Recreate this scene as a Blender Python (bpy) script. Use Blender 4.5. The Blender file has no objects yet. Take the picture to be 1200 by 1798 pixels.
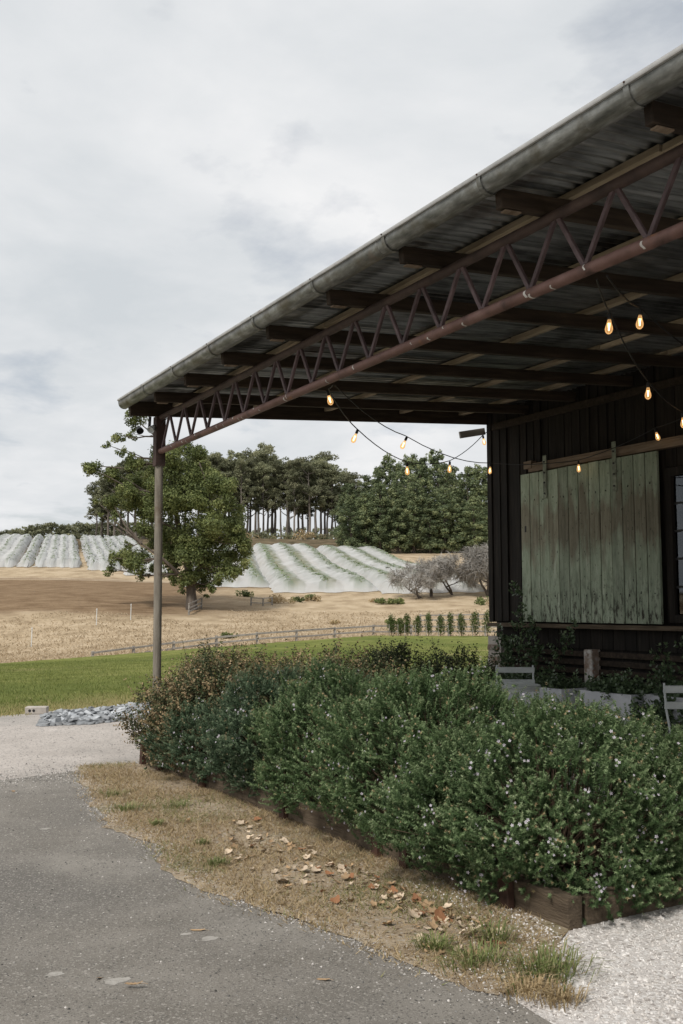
import bpy, bmesh, math, random
import numpy as np
from mathutils import Vector, Matrix
R = math.radians
SC = bpy.context.scene
COL = SC.collection

# ---------------------------------------------------------------- camera
YAW, PITCH, EYE = R(29.7), R(5.52), 1.6
cam = bpy.data.cameras.new('camera'); cam.sensor_fit = 'VERTICAL'; cam.sensor_height = 36; cam.lens = 35
cam.clip_start = 0.05; cam.clip_end = 6000
co = bpy.data.objects.new('camera', cam); COL.objects.link(co)
co.location = (0, 0, EYE); co.rotation_euler = (math.pi/2 + PITCH, 0, -YAW)
SC.camera = co

# ---------------------------------------------------------------- sky, sun, exposure
SUN_DIR = Vector((-0.62, -0.38, 0.82)).normalized()       # towards the sun
world = bpy.data.worlds.new('World'); SC.world = world; world.use_nodes = True
nt = world.node_tree; nt.nodes.clear()
def wn(t, **kw):
    n = nt.nodes.new(t)
    for k, v in kw.items(): setattr(n, k, v)
    return n
sky = wn('ShaderNodeTexSky', sky_type='NISHITA', sun_disc=False)
sky.sun_elevation = math.asin(SUN_DIR.z); sky.sun_rotation = math.atan2(SUN_DIR.x, SUN_DIR.y)
sky.air_density = 1.0; sky.dust_density = 2.0
bg1 = wn('ShaderNodeBackground'); bg1.inputs[1].default_value = 0.042
nt.links.new(sky.outputs[0], bg1.inputs[0])
tc = wn('ShaderNodeTexCoord'); sp = wn('ShaderNodeSeparateXYZ'); nt.links.new(tc.outputs['Generated'], sp.inputs[0])
def wm(op, a, b):
    n = wn('ShaderNodeMath', operation=op)
    for i, x in enumerate((a, b)):
        if x is None: continue
        if isinstance(x, (int, float)): n.inputs[i].default_value = x
        else: nt.links.new(x, n.inputs[i])
    return n.outputs[0]
zz = wm('ADD', wm('MAXIMUM', sp.outputs[2], 0.0), 0.16)
cb = wn('ShaderNodeCombineXYZ')
nt.links.new(wm('DIVIDE', sp.outputs[0], zz), cb.inputs[0]); nt.links.new(wm('DIVIDE', sp.outputs[1], zz), cb.inputs[1])
def wnoise(scale, detail, rough, off, dist=0.0):
    mp = wn('ShaderNodeMapping'); mp.inputs['Location'].default_value = off; nt.links.new(cb.outputs[0], mp.inputs[0])
    n = wn('ShaderNodeTexNoise'); n.inputs['Scale'].default_value = scale; n.inputs['Detail'].default_value = detail
    n.inputs['Roughness'].default_value = rough; n.inputs['Distortion'].default_value = dist
    nt.links.new(mp.outputs[0], n.inputs['Vector']); return n.outputs['Fac']
def wramp(fac, stops):
    r = wn('ShaderNodeValToRGB'); e = r.color_ramp.elements
    while len(e) < len(stops): e.new(0.5)
    for el, (p, c) in zip(e, stops): el.position = p; el.color = (*c, 1)
    nt.links.new(fac, r.inputs[0]); return r.outputs[0]
mask = wramp(wnoise(1.9, 7, 0.56, (5.6, 8.2, 0), 0.2), [(0.30, (0.55,)*3), (0.44, (1, 1, 1))])
tone = wramp(wnoise(1.6, 7, 0.55, (7.3, 4.4, 2.0), 0.2), [(0.30, (0.62, 0.655, 0.685)), (0.50, (0.755, 0.772, 0.79)), (0.68, (0.88, 0.88, 0.885))])
bg2 = wn('ShaderNodeBackground'); bg2.inputs[1].default_value = 0.49
nt.links.new(tone, bg2.inputs[0])
mx = wn('ShaderNodeMixShader'); nt.links.new(mask, mx.inputs[0]); nt.links.new(bg1.outputs[0], mx.inputs[1]); nt.links.new(bg2.outputs[0], mx.inputs[2])
wo = wn('ShaderNodeOutputWorld'); nt.links.new(mx.outputs[0], wo.inputs[0])

sl = bpy.data.lights.new('sun', 'SUN'); sl.energy = 1.5; sl.angle = R(10); sl.color = (1.0, 0.95, 0.88)
so = bpy.data.objects.new('sun', sl); COL.objects.link(so)
so.rotation_euler = (-SUN_DIR).to_track_quat('-Z', 'Y').to_euler(); so.location = (0, 0, 40)

vs = SC.view_settings; vs.view_transform = 'Standard'; vs.look = 'None'; vs.exposure = 1.08; vs.gamma = 1.0
SC.cycles.use_denoising = True
SC.cycles.max_bounces = 10; SC.cycles.diffuse_bounces = 6; SC.cycles.transparent_max_bounces = 24

# ---------------------------------------------------------------- helpers
def tag(o, label=None, cat=None, group=None, kind=None):
    if label: o['label'] = label
    if cat: o['category'] = cat
    if group: o['group'] = group
    if kind: o['kind'] = kind
    return o
def link(o, parent=None):
    COL.objects.link(o)
    if parent is not None: o.parent = parent
    return o
def empty(name, loc=(0, 0, 0), rz=0, parent=None):
    o = bpy.data.objects.new(name, None); o.location = loc; o.rotation_euler = (0, 0, rz); o.empty_display_size = 0.2
    return link(o, parent)
def ob(name, me, parent=None, loc=(0, 0, 0), rot=(0, 0, 0), scale=(1, 1, 1)):
    o = bpy.data.objects.new(name, me); o.location = loc; o.rotation_euler = rot; o.scale = scale
    return link(o, parent)
def mesh_np(name, verts, faces, mat, tint=None, smooth=False):
    """verts (N,3) float, faces (M,k) int, fast"""
    verts = np.asarray(verts, np.float32); faces = np.asarray(faces, np.int32)
    me = bpy.data.meshes.new(name); k = faces.shape[1]; m = len(faces)
    me.vertices.add(len(verts)); me.vertices.foreach_set('co', verts.ravel())
    me.loops.add(m*k); me.loops.foreach_set('vertex_index', faces.ravel())
    me.polygons.add(m); me.polygons.foreach_set('loop_start', np.arange(0, m*k, k, dtype=np.int32))
    me.polygons.foreach_set('loop_total', np.full(m, k, np.int32))
    if smooth: me.polygons.foreach_set('use_smooth', np.ones(m, bool))
    me.update(calc_edges=True)
    if tint is not None:
        a = me.attributes.new('tint', 'FLOAT', 'POINT'); a.data.foreach_set('value', np.asarray(tint, np.float32))
    if mat: me.materials.append(mat)
    return me
class MB:
    def __init__(s): s.v = []; s.f = []
    def add(s, v, f):
        b = len(s.v); s.v += [tuple(p) for p in v]; s.f += [tuple(i+b for i in q) for q in f]; return s
    def box(s, lo, hi):
        (a, b, c), (d, e, g) = lo, hi
        return s.add([(a,b,c),(d,b,c),(d,e,c),(a,e,c),(a,b,g),(d,b,g),(d,e,g),(a,e,g)],
                     [(3,2,1,0),(4,5,6,7),(0,1,5,4),(1,2,6,5),(2,3,7,6),(3,0,4,7)])
    def tube(s, pts, rad, n=8, cap=True):
        pts = [Vector(p) for p in pts]
        if not hasattr(rad, '__len__'): rad = [rad]*len(pts)
        rings = []; ref = None
        for i, p in enumerate(pts):
            d = (pts[min(i+1, len(pts)-1)] - pts[max(i-1, 0)]).normalized()
            if ref is None:
                ref = Vector((0, 0, 1)) if abs(d.z) < .9 else Vector((1, 0, 0))
            u = (ref - d*ref.dot(d)).normalized(); w = d.cross(u); ref = u
            rings.append([p + (u*math.cos(2*math.pi*k/n) + w*math.sin(2*math.pi*k/n))*rad[i] for k in range(n)])
        v = [p for r in rings for p in r]; f = []
        for i in range(len(rings)-1):
            for k in range(n):
                f.append((i*n+k, i*n+(k+1) % n, (i+1)*n+(k+1) % n, (i+1)*n+k))
        if cap: f.append(tuple(range(n))[::-1]); f.append(tuple((len(rings)-1)*n+k for k in range(n)))
        return s.add(v, f)
    def lathe(s, prof, n=12, c=(0, 0, 0)):
        v = [(c[0]+r*math.cos(2*math.pi*k/n), c[1]+r*math.sin(2*math.pi*k/n), c[2]+z) for r, z in prof for k in range(n)]
        f = [(i*n+k, i*n+(k+1) % n, (i+1)*n+(k+1) % n, (i+1)*n+k) for i in range(len(prof)-1) for k in range(n)]
        f.append(tuple(range(n))[::-1]); f.append(tuple((len(prof)-1)*n+k for k in range(n)))
        return s.add(v, f)
    def prism(s, prof, axis, a, b):
        """closed profile (list of 2D) extruded along axis from a to b"""
        def P(p, t):
            return (t, p[0], p[1]) if axis == 0 else (p[0], t, p[1]) if axis == 1 else (p[0], p[1], t)
        n = len(prof)
        return s.add([P(p, a) for p in prof]+[P(p, b) for p in prof],
                     [(k, (k+1) % n, n+(k+1) % n, n+k) for k in range(n)] + [tuple(range(n))[::-1], tuple(range(n, 2*n))])
    def mesh(s, name, mat, smooth=False, auto=None):
        me = bpy.data.meshes.new(name); me.from_pydata(s.v, [], s.f)
        bm = bmesh.new(); bm.from_mesh(me); bmesh.ops.recalc_face_normals(bm, faces=bm.faces); bm.to_mesh(me); bm.free()
        if smooth:
            me.polygons.foreach_set('use_smooth', np.ones(len(me.polygons), bool))
            me.set_sharp_from_angle(angle=R(auto or 40))
        if mat: me.materials.append(mat)
        return me
    def build(s, name, mat, parent=None, smooth=False, auto=None, **kw):
        return ob(name, s.mesh(name, mat, smooth, auto), parent, **kw)
def cbox(name, size, mat, bevel=0.004, jit=0.0, rng=None, seg=1, cuts=0):
    """chamfered box mesh centred on the origin"""
    bm = bmesh.new(); bmesh.ops.create_cube(bm, size=1.0)
    bmesh.ops.scale(bm, vec=size, verts=bm.verts)
    if jit and rng:
        for v in bm.verts: v.co += Vector((rng.uniform(-1, 1), rng.uniform(-1, 1), rng.uniform(-1, 1)))*jit
    if bevel: bmesh.ops.bevel(bm, geom=list(bm.edges), offset=bevel, segments=seg, affect='EDGES', profile=0.5)
    me = bpy.data.meshes.new(name); bm.to_mesh(me); bm.free()
    if mat: me.materials.append(mat)
    return me
ORD = ['first','second','third','fourth','fifth','sixth','seventh','eighth','ninth','tenth','eleventh','twelfth','thirteenth',
 'fourteenth','fifteenth','sixteenth','seventeenth','eighteenth','nineteenth','twentieth']
TENS = {2: 'twenty', 3: 'thirty', 4: 'forty', 5: 'fifty'}
def nth(i):
    if i < 20: return ORD[i]
    t, u = divmod(i+1, 10)
    return TENS[t]+('-'+ORD[u-1] if u else '').replace('--', '-') if u else TENS[t][:-1]+'ieth'
def copy_tree(o, parent=None):
    c = o.copy(); COL.objects.link(c); c.parent = parent
    for ch in list(o.children): copy_tree(ch, c)
    return c

# ---------------------------------------------------------------- materials
def mat(name, ramp, scale=3.0, stretch=(1, 1, 1), rough=0.8, bump=0.0, bscale=None, metal=0.0, rnd=0.0, detail=6.0,
        speck=None, blotch=None, spec=0.3, bdist=0.01, nrough=0.6):
    m = bpy.data.materials.new(name); m.use_nodes = True; t = m.node_tree; N = t.nodes; L = t.links
    b = N['Principled BSDF']; b.inputs['Roughness'].default_value = rough; b.inputs['Metallic'].default_value = metal
    b.inputs['Specular IOR Level'].default_value = spec
    tc = N.new('ShaderNodeTexCoord'); oi = N.new('ShaderNodeObjectInfo')
    ad = N.new('ShaderNodeVectorMath'); ad.operation = 'MULTIPLY_ADD'
    cx = N.new('ShaderNodeCombineXYZ'); L.new(oi.outputs['Random'], cx.inputs[0]); L.new(oi.outputs['Random'], cx.inputs[1]); L.new(oi.outputs['Random'], cx.inputs[2])
    L.new(cx.outputs[0], ad.inputs[0]); ad.inputs[1].default_value = (37, 53, 71); L.new(tc.outputs['Object'], ad.inputs[2])
    mp = N.new('ShaderNodeMapping'); mp.inputs['Scale'].default_value = stretch; L.new(ad.outputs[0], mp.inputs[0])
    def noise(sc, det=detail, rg=nrough, vec=mp.outputs[0]):
        n = N.new('ShaderNodeTexNoise'); n.inputs['Scale'].default_value = sc; n.inputs['Detail'].default_value = det
        n.inputs['Roughness'].default_value = rg; L.new(vec, n.inputs['Vector']); return n.outputs['Fac']
    def rampn(fac, stops, interp='LINEAR'):
        r = N.new('ShaderNodeValToRGB'); r.color_ramp.interpolation = interp; e = r.color_ramp.elements
        while len(e) < len(stops): e.new(0.5)
        for el, (p, c) in zip(e, stops): el.position = p; el.color = (*c, 1) if len(c) == 3 else c
        L.new(fac, r.inputs[0]); return r.outputs[0]
    def mix(fac, a, c, bt='MIX'):
        x = N.new('ShaderNodeMix'); x.data_type = 'RGBA'; x.blend_type = bt
        if isinstance(fac, float): x.inputs[0].default_value = fac
        else: L.new(fac, x.inputs[0])
        for k, y in ((6, a), (7, c)):
            if isinstance(y, tuple): x.inputs[k].default_value = (*y, 1)
            else: L.new(y, x.inputs[k])
        return x.outputs[2]
    col = rampn(noise(scale), ramp)
    if blotch:      # (colour, scale, lo, hi)
        for c, s_, lo, hi in blotch:
            f = rampn(noise(s_, 5, 0.6, ad.outputs[0]), [(lo, (0, 0, 0)), (hi, (1, 1, 1))]); col = mix(f, col, c)
    if speck:       # (colour, scale, threshold)
        for c, s_, th in speck:
            v = N.new('ShaderNodeTexVoronoi'); v.inputs['Scale'].default_value = s_; L.new(ad.outputs[0], v.inputs['Vector'])
            wn_ = N.new('ShaderNodeTexWhiteNoise'); L.new(v.outputs['Color'], wn_.inputs['Vector'])
            f = rampn(wn_.outputs['Value'], [(th, (0, 0, 0)), (th+0.01, (1, 1, 1))]); col = mix(f, col, c)
    if rnd:
        h = N.new('ShaderNodeMapRange'); h.inputs[3].default_value = 1-rnd; h.inputs[4].default_value = 1+rnd
        L.new(oi.outputs['Random'], h.inputs[0])
        mu = N.new('ShaderNodeVectorMath'); mu.operation = 'SCALE'; L.new(col, mu.inputs[0]); L.new(h.outputs[0], mu.inputs['Scale']); col = mu.outputs[0]
    L.new(col, b.inputs['Base Color'])
    if bump:
        bp = N.new('ShaderNodeBump'); bp.inputs['Strength'].default_value = bump; bp.inputs['Distance'].default_value = bdist
        L.new(noise(bscale or scale*4, 8, 0.65), bp.inputs['Height']); L.new(bp.outputs[0], b.inputs['Normal'])
    return m
def leafmat(name, ramp, rough=0.6, trans=0.32, spec=0.25, rnd=0.12):
    m = bpy.data.materials.new(name); m.use_nodes = True; t = m.node_tree; N = t.nodes; L = t.links
    b = N['Principled BSDF']; b.inputs['Roughness'].default_value = rough; b.inputs['Specular IOR Level'].default_value = spec
    at = N.new('ShaderNodeAttribute'); at.attribute_name = 'tint'
    r = N.new('ShaderNodeValToRGB'); e = r.color_ramp.elements
    while len(e) < len(ramp): e.new(0.5)
    for el, (p, c) in zip(e, ramp): el.position = p; el.color = (*c, 1)
    L.new(at.outputs['Fac'], r.inputs[0])
    oi = N.new('ShaderNodeObjectInfo'); h = N.new('ShaderNodeMapRange'); h.inputs[3].default_value = 1-rnd; h.inputs[4].default_value = 1+rnd
    L.new(oi.outputs['Random'], h.inputs[0])
    mu = N.new('ShaderNodeVectorMath'); mu.operation = 'SCALE'; L.new(r.outputs[0], mu.inputs[0]); L.new(h.outputs[0], mu.inputs['Scale'])
    L.new(mu.outputs[0], b.inputs['Base Color'])
    if trans:
        tr = N.new('ShaderNodeBsdfTranslucent'); L.new(mu.outputs[0], tr.inputs[0])
        x = N.new('ShaderNodeMixShader'); x.inputs[0].default_value = trans
        L.new(b.outputs[0], x.inputs[1]); L.new(tr.outputs[0], x.inputs[2]); L.new(x.outputs[0], N['Material Output'].inputs[0])
    return m

M = {}
M['asphalt'] = mat('asphalt', [(0.3, (0.165, 0.151, 0.131)), (0.55, (0.215, 0.198, 0.174)), (0.75, (0.27, 0.25, 0.222))], 2.2, rough=0.9, bump=0.8, bscale=130, bdist=0.010,
    speck=[((0.12, 0.112, 0.10), 130, 0.74), ((0.265, 0.248, 0.222), 130, 0.82), ((0.36, 0.338, 0.305), 95, 0.975)],
    blotch=[((0.185, 0.165, 0.135), 0.6, 0.56, 0.80), ((0.145, 0.136, 0.123), 0.35, 0.48, 0.70), ((0.30, 0.28, 0.25), 0.9, 0.52, 0.72)])
M['road_gravel'] = mat('road_gravel', [(0.3, (0.36, 0.325, 0.295)), (0.6, (0.46, 0.42, 0.385)), (0.8, (0.54, 0.495, 0.46))], 1.4, rough=0.95, bump=0.8, bscale=60, bdist=0.012,
    speck=[((0.28, 0.26, 0.24), 60, 0.84)], blotch=[((0.27, 0.255, 0.235), 0.45, 0.50, 0.72)])
M['white_gravel'] = mat('white_gravel', [(0.3, (0.44, 0.41, 0.385)), (0.6, (0.56, 0.53, 0.505)), (0.8, (0.62, 0.59, 0.57))], 2.5, rough=0.95, bump=0.9, bscale=80, bdist=0.01,
    speck=[((0.33, 0.30, 0.28), 75, 0.86), ((0.68, 0.66, 0.64), 70, 0.75)])
M['verge'] = mat('verge_soil', [(0.3, (0.27, 0.205, 0.135)), (0.55, (0.40, 0.32, 0.225)), (0.75, (0.50, 0.42, 0.315))], 5, rough=1, bump=1.0, bscale=60, bdist=0.02,
    speck=[((0.14, 0.10, 0.06), 60, 0.8), ((0.42, 0.37, 0.3), 60, 0.88)], blotch=[((0.15, 0.15, 0.07), 1.6, 0.55, 0.75)])
M['stain'] = mat('lime_stain', [(0.3, (0.26, 0.245, 0.22)), (0.7, (0.40, 0.38, 0.35))], 30, rough=0.95, bump=0.5, bscale=90)
M['soil'] = mat('soil', [(0.3, (0.02, 0.015, 0.01)), (0.7, (0.06, 0.045, 0.03))], 9, rough=1, bump=1, bscale=40, bdist=0.03)
M['wall_wood'] = mat('dark_boards', [(0.3, (0.006, 0.005, 0.004)), (0.55, (0.015, 0.012, 0.0095)), (0.8, (0.034, 0.028, 0.022))], 9, (3, 3, 0.25), rough=0.85, bump=0.5, bscale=30, rnd=0.35)
M['dark_wood'] = mat('dark_timber', [(0.3, (0.018, 0.013, 0.009)), (0.6, (0.045, 0.032, 0.022)), (0.8, (0.085, 0.062, 0.042))], 8, (0.3, 3, 3), rough=0.85, bump=0.4, bscale=30, rnd=0.25)
M['batten'] = mat('pale_batten', [(0.3, (0.22, 0.17, 0.11)), (0.6, (0.42, 0.345, 0.24)), (0.8, (0.55, 0.46, 0.33))], 8, (3, 0.3, 3), rough=0.85, bump=0.4, bscale=30, rnd=0.3)
M['rail_wood'] = mat('rail_timber', [(0.3, (0.12, 0.085, 0.055)), (0.6, (0.215, 0.165, 0.12)), (0.8, (0.29, 0.235, 0.18))], 9, (3, 0.3, 3), rough=0.85, bump=0.4, bscale=30)
M['sleeper'] = mat('weathered_sleeper', [(0.3, (0.05, 0.036, 0.024)), (0.6, (0.125, 0.095, 0.065)), (0.8, (0.20, 0.16, 0.12))], 7, (3, 0.35, 4), rough=0.9, bump=0.9, bscale=22, rnd=0.2, bdist=0.02)
M['rust'] = mat('rusty_steel', [(0.3, (0.03, 0.018, 0.014)), (0.6, (0.075, 0.038, 0.026)), (0.85, (0.15, 0.07, 0.04))], 9, rough=0.85, bump=0.3, bscale=60, rnd=0.2)
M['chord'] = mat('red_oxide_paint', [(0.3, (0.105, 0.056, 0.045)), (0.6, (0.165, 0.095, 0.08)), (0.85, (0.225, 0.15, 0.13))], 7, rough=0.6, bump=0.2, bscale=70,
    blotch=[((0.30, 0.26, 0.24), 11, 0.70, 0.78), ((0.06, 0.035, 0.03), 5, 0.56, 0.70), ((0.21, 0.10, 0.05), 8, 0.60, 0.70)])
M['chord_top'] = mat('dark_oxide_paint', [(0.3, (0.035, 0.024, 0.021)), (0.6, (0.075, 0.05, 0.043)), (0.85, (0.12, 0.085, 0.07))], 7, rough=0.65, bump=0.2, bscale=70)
M['web'] = mat('truss_web_paint', [(0.3, (0.05, 0.033, 0.033)), (0.6, (0.115, 0.08, 0.082)), (0.85, (0.18, 0.13, 0.125))], 10, (3, 3, 1), rough=0.6, bump=0.2, bscale=70, rnd=0.2)
M['weld'] = mat('white_scuff', [(0.3, (0.4, 0.38, 0.35)), (0.7, (0.62, 0.6, 0.56))], 40, rough=0.8)
M['post'] = mat('post_grey', [(0.3, (0.115, 0.10, 0.08)), (0.55, (0.20, 0.18, 0.148)), (0.8, (0.28, 0.255, 0.215))], 8, (3, 3, 0.4), rough=0.8, bump=0.4, bscale=50,
    blotch=[((0.10, 0.065, 0.04), 3, 0.6, 0.75)])
M['post_dark'] = mat('post_top', [(0.3, (0.03, 0.02, 0.017)), (0.6, (0.06, 0.036, 0.03)), (0.8, (0.12, 0.06, 0.045))], 9, rough=0.75, bump=0.3)
M['gutter'] = mat('galvanised_gutter', [(0.3, (0.075, 0.078, 0.07)), (0.5, (0.17, 0.174, 0.162)), (0.75, (0.36, 0.37, 0.36))], 7, (4, 0.8, 1.6), rough=0.45, metal=0.45, bump=0.15, bscale=12,
    blotch=[((0.11, 0.10, 0.075), 4.5, 0.50, 0.68), ((0.18, 0.13, 0.10), 2.0, 0.62, 0.75)])
M['lip'] = mat('gutter_lip', [(0.3, (0.30, 0.305, 0.30)), (0.7, (0.5, 0.5, 0.49))], 6, rough=0.5, metal=0.2, blotch=[((0.2, 0.15, 0.12), 5, 0.62, 0.75)])
M['sheet'] = mat('corrugated_iron', [(0.3, (0.11, 0.118, 0.114)), (0.52, (0.30, 0.312, 0.305)), (0.8, (0.55, 0.56, 0.55))], 34, (0.06, 1, 1), rough=0.34, metal=0.72, bump=0.15, bscale=80, rnd=0.3,
    blotch=[((0.11, 0.055, 0.03), 1.8, 0.60, 0.78), ((0.03, 0.028, 0.025), 1.1, 0.5, 0.72)])
M['sheet_edge'] = mat('rusty_sheet_edge', [(0.35, (0.10, 0.045, 0.03)), (0.55, (0.18, 0.09, 0.06)), (0.75, (0.2, 0.19, 0.17))], 6, rough=0.8)
M['fence'] = mat('grey_fence', [(0.3, (0.19, 0.175, 0.155)), (0.6, (0.31, 0.29, 0.265)), (0.8, (0.40, 0.38, 0.35))], 4, rough=0.9, rnd=0.15)
M['white_paint'] = mat('white_enamel', [(0.3, (0.52, 0.53, 0.52)), (0.7, (0.66, 0.67, 0.66))], 6, rough=0.5, bump=0.1)
M['chair'] = mat('pale_grey_enamel', [(0.3, (0.42, 0.45, 0.44)), (0.7, (0.58, 0.61, 0.60))], 6, rough=0.45, bump=0.1)
M['planter'] = mat('white_render', [(0.3, (0.55, 0.56, 0.59)), (0.7, (0.68, 0.69, 0.72))], 3, rough=0.9, bump=0.3, bscale=40, blotch=[((0.38, 0.37, 0.36), 2.5, 0.64, 0.85)])
M['conc'] = mat('concrete', [(0.3, (0.34, 0.31, 0.28)), (0.7, (0.48, 0.44, 0.40))], 9, rough=0.95, bump=0.6)
M['black'] = mat('black_plastic', [(0.3, (0.012, 0.012, 0.012)), (0.7, (0.025, 0.024, 0.023))], 9, rough=0.5)
M['iron'] = mat('old_green_iron', [(0.3, (0.11, 0.12, 0.09)), (0.6, (0.24, 0.27, 0.205)), (0.8, (0.33, 0.37, 0.285))], 14, rough=0.7, bump=0.4, bscale=50)
M['brick'] = mat('old_brick', [(0.3, (0.13, 0.085, 0.06)), (0.55, (0.26, 0.20, 0.16)), (0.75, (0.42, 0.39, 0.35))], 11, rough=0.95, bump=0.7, rnd=0.3, blotch=[((0.5, 0.48, 0.45), 6, 0.52, 0.62), ((0.24, 0.09, 0.04), 5, 0.60, 0.68)])
M['slate'] = mat('slate_chip', [(0.3, (0.21, 0.225, 0.24)), (0.6, (0.34, 0.355, 0.37)), (0.8, (0.48, 0.485, 0.49))], 6, rough=0.85, rnd=0.45, bump=0.4)
M['bark'] = mat('gum_bark', [(0.3, (0.055, 0.043, 0.034)), (0.55, (0.115, 0.095, 0.078)), (0.8, (0.20, 0.17, 0.145))], 2.5, (2, 2, 0.3), rough=0.95, bump=0.8, bscale=8, bdist=0.05, rnd=0.2)
M['bark_pale'] = mat('pale_bark', [(0.3, (0.085, 0.072, 0.062)), (0.55, (0.165, 0.145, 0.125)), (0.8, (0.27, 0.24, 0.21))], 1.5, (2, 2, 0.2), rough=0.95, bump=0.5, rnd=0.3)
M['twig'] = mat('grey_twig', [(0.3, (0.215, 0.202, 0.184)), (0.6, (0.335, 0.318, 0.292)), (0.8, (0.435, 0.415, 0.385))], 2, rough=0.95, rnd=0.15)
M['stem'] = mat('woody_stem', [(0.3, (0.05, 0.035, 0.022)), (0.7, (0.12, 0.085, 0.055))], 12, rough=0.9)
M['far'] = mat('far_ground', [(0.3, (0.10, 0.09, 0.06)), (0.7, (0.2, 0.16, 0.10))], 0.05, rough=1)

# weathered green door paint: worn to bare timber in the middle of the boards
def door_paint():
    m = bpy.data.materials.new('worn_green_paint'); m.use_nodes = True; t = m.node_tree; N = t.nodes; L = t.links
    b = N['Principled BSDF']; b.inputs['Roughness'].default_value = 0.8; b.inputs['Specular IOR Level'].default_value = 0.25
    tc = N.new('ShaderNodeTexCoord'); oi = N.new('ShaderNodeObjectInfo'); sp = N.new('ShaderNodeSeparateXYZ'); L.new(tc.outputs['Object'], sp.inputs[0])
    cx = N.new('ShaderNodeCombineXYZ'); L.new(oi.outputs['Random'], cx.inputs[0]); L.new(oi.outputs['Random'], cx.inputs[1])
    ad = N.new('ShaderNodeVectorMath'); ad.operation = 'MULTIPLY_ADD'; ad.inputs[1].default_value = (31, 47, 0); L.new(cx.outputs[0], ad.inputs[0]); L.new(tc.outputs['Object'], ad.inputs[2])
    def noise(sc, st, det=7, rg=0.65):
        mp = N.new('ShaderNodeMapping'); mp.inputs['Scale'].default_value = st; L.new(ad.outputs[0], mp.inputs[0])
        n = N.new('ShaderNodeTexNoise'); n.inputs['Scale'].default_value = sc; n.inputs['Detail'].default_value = det; n.inputs['Roughness'].default_value = rg
        L.new(mp.outputs[0], n.inputs['Vector']); return n.outputs['Fac']
    def ramp(f, stops):
        r = N.new('ShaderNodeValToRGB'); e = r.color_ramp.elements
        while len(e) < len(stops): e.new(0.5)
        for el, (p, c) in zip(e, stops): el.position = p; el.color = (*c, 1)
        L.new(f, r.inputs[0]); return r.outputs[0]
    def mix(f, a, c):
        x = N.new('ShaderNodeMix'); x.data_type = 'RGBA'; L.new(f, x.inputs[0])
        for k, y in ((6, a), (7, c)):
            if isinstance(y, tuple): x.inputs[k].default_value = (*y, 1)
            else: L.new(y, x.inputs[k])
        return x.outputs[2]
    def ma(op, a, c):
        n = N.new('ShaderNodeMath'); n.operation = op
        for i, x in enumerate((a, c)):
            if isinstance(x, (int, float)): n.inputs[i].default_value = x
            else: L.new(x, n.inputs[i])
        return n.outputs[0]
    green = ramp(noise(5, (3, 3, 0.5)), [(0.3, (0.23, 0.28, 0.205)), (0.55, (0.36, 0.42, 0.315)), (0.75, (0.50, 0.555, 0.445))])
    wood = ramp(noise(9, (4, 4, 0.25)), [(0.3, (0.13, 0.116, 0.082)), (0.55, (0.235, 0.215, 0.158)), (0.75, (0.33, 0.305, 0.24))])
    # wear: strongest around local z = +0.25 of the half height
    hgt = ma('SUBTRACT', 1.0, ma('MULTIPLY', ma('ABSOLUTE', ma('SUBTRACT', sp.outputs[2], 0.22), 0.0), 1.55))
    wear = ma('ADD', ma('MULTIPLY', hgt, 0.42), ma('SUBTRACT', noise(2.2, (2.5, 2.5, 0.7)), 0.16))
    col = mix(ramp(wear, [(0.50, (0, 0, 0)), (0.66, (0.92,)*3)]), green, wood)
    chip = ramp(noise(11, (2.2, 2.2, 0.6), 8, 0.75), [(0.50, (0, 0, 0)), (0.58, (1, 1, 1))])
    low = ramp(ma('MULTIPLY', sp.outputs[2], -1.0), [(0.35, (0.16,)*3), (0.80, (1.0,)*3)])
    cf = N.new('ShaderNodeMix'); cf.data_type = 'RGBA'; cf.blend_type = 'MULTIPLY'; cf.inputs[0].default_value = 1; L.new(chip, cf.inputs[6]); L.new(low, cf.inputs[7])
    col = mix(cf.outputs[2], col, (0.05, 0.045, 0.035))
    fleck = ramp(noise(34, (1, 1, 0.5), 3), [(0.63, (0, 0, 0)), (0.69, (0.85,)*3)]); col = mix(fleck, col, (0.045, 0.045, 0.035))
    h = N.new('ShaderNodeMapRange'); h.inputs[3].default_value = 0.74; h.inputs[4].default_value = 1.12; L.new(oi.outputs['Random'], h.inputs[0])
    mu = N.new('ShaderNodeVectorMath'); mu.operation = 'SCALE'; L.new(col, mu.inputs[0]); L.new(h.outputs[0], mu.inputs['Scale']); L.new(mu.outputs[0], b.inputs['Base Color'])
    bp = N.new('ShaderNodeBump'); bp.inputs['Strength'].default_value = 0.5; bp.inputs['Distance'].default_value = 0.006; L.new(noise(24, (3, 3, 0.2)), bp.inputs['Height']); L.new(bp.outputs[0], b.inputs['Normal'])
    return m
M['door'] = door_paint()

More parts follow.
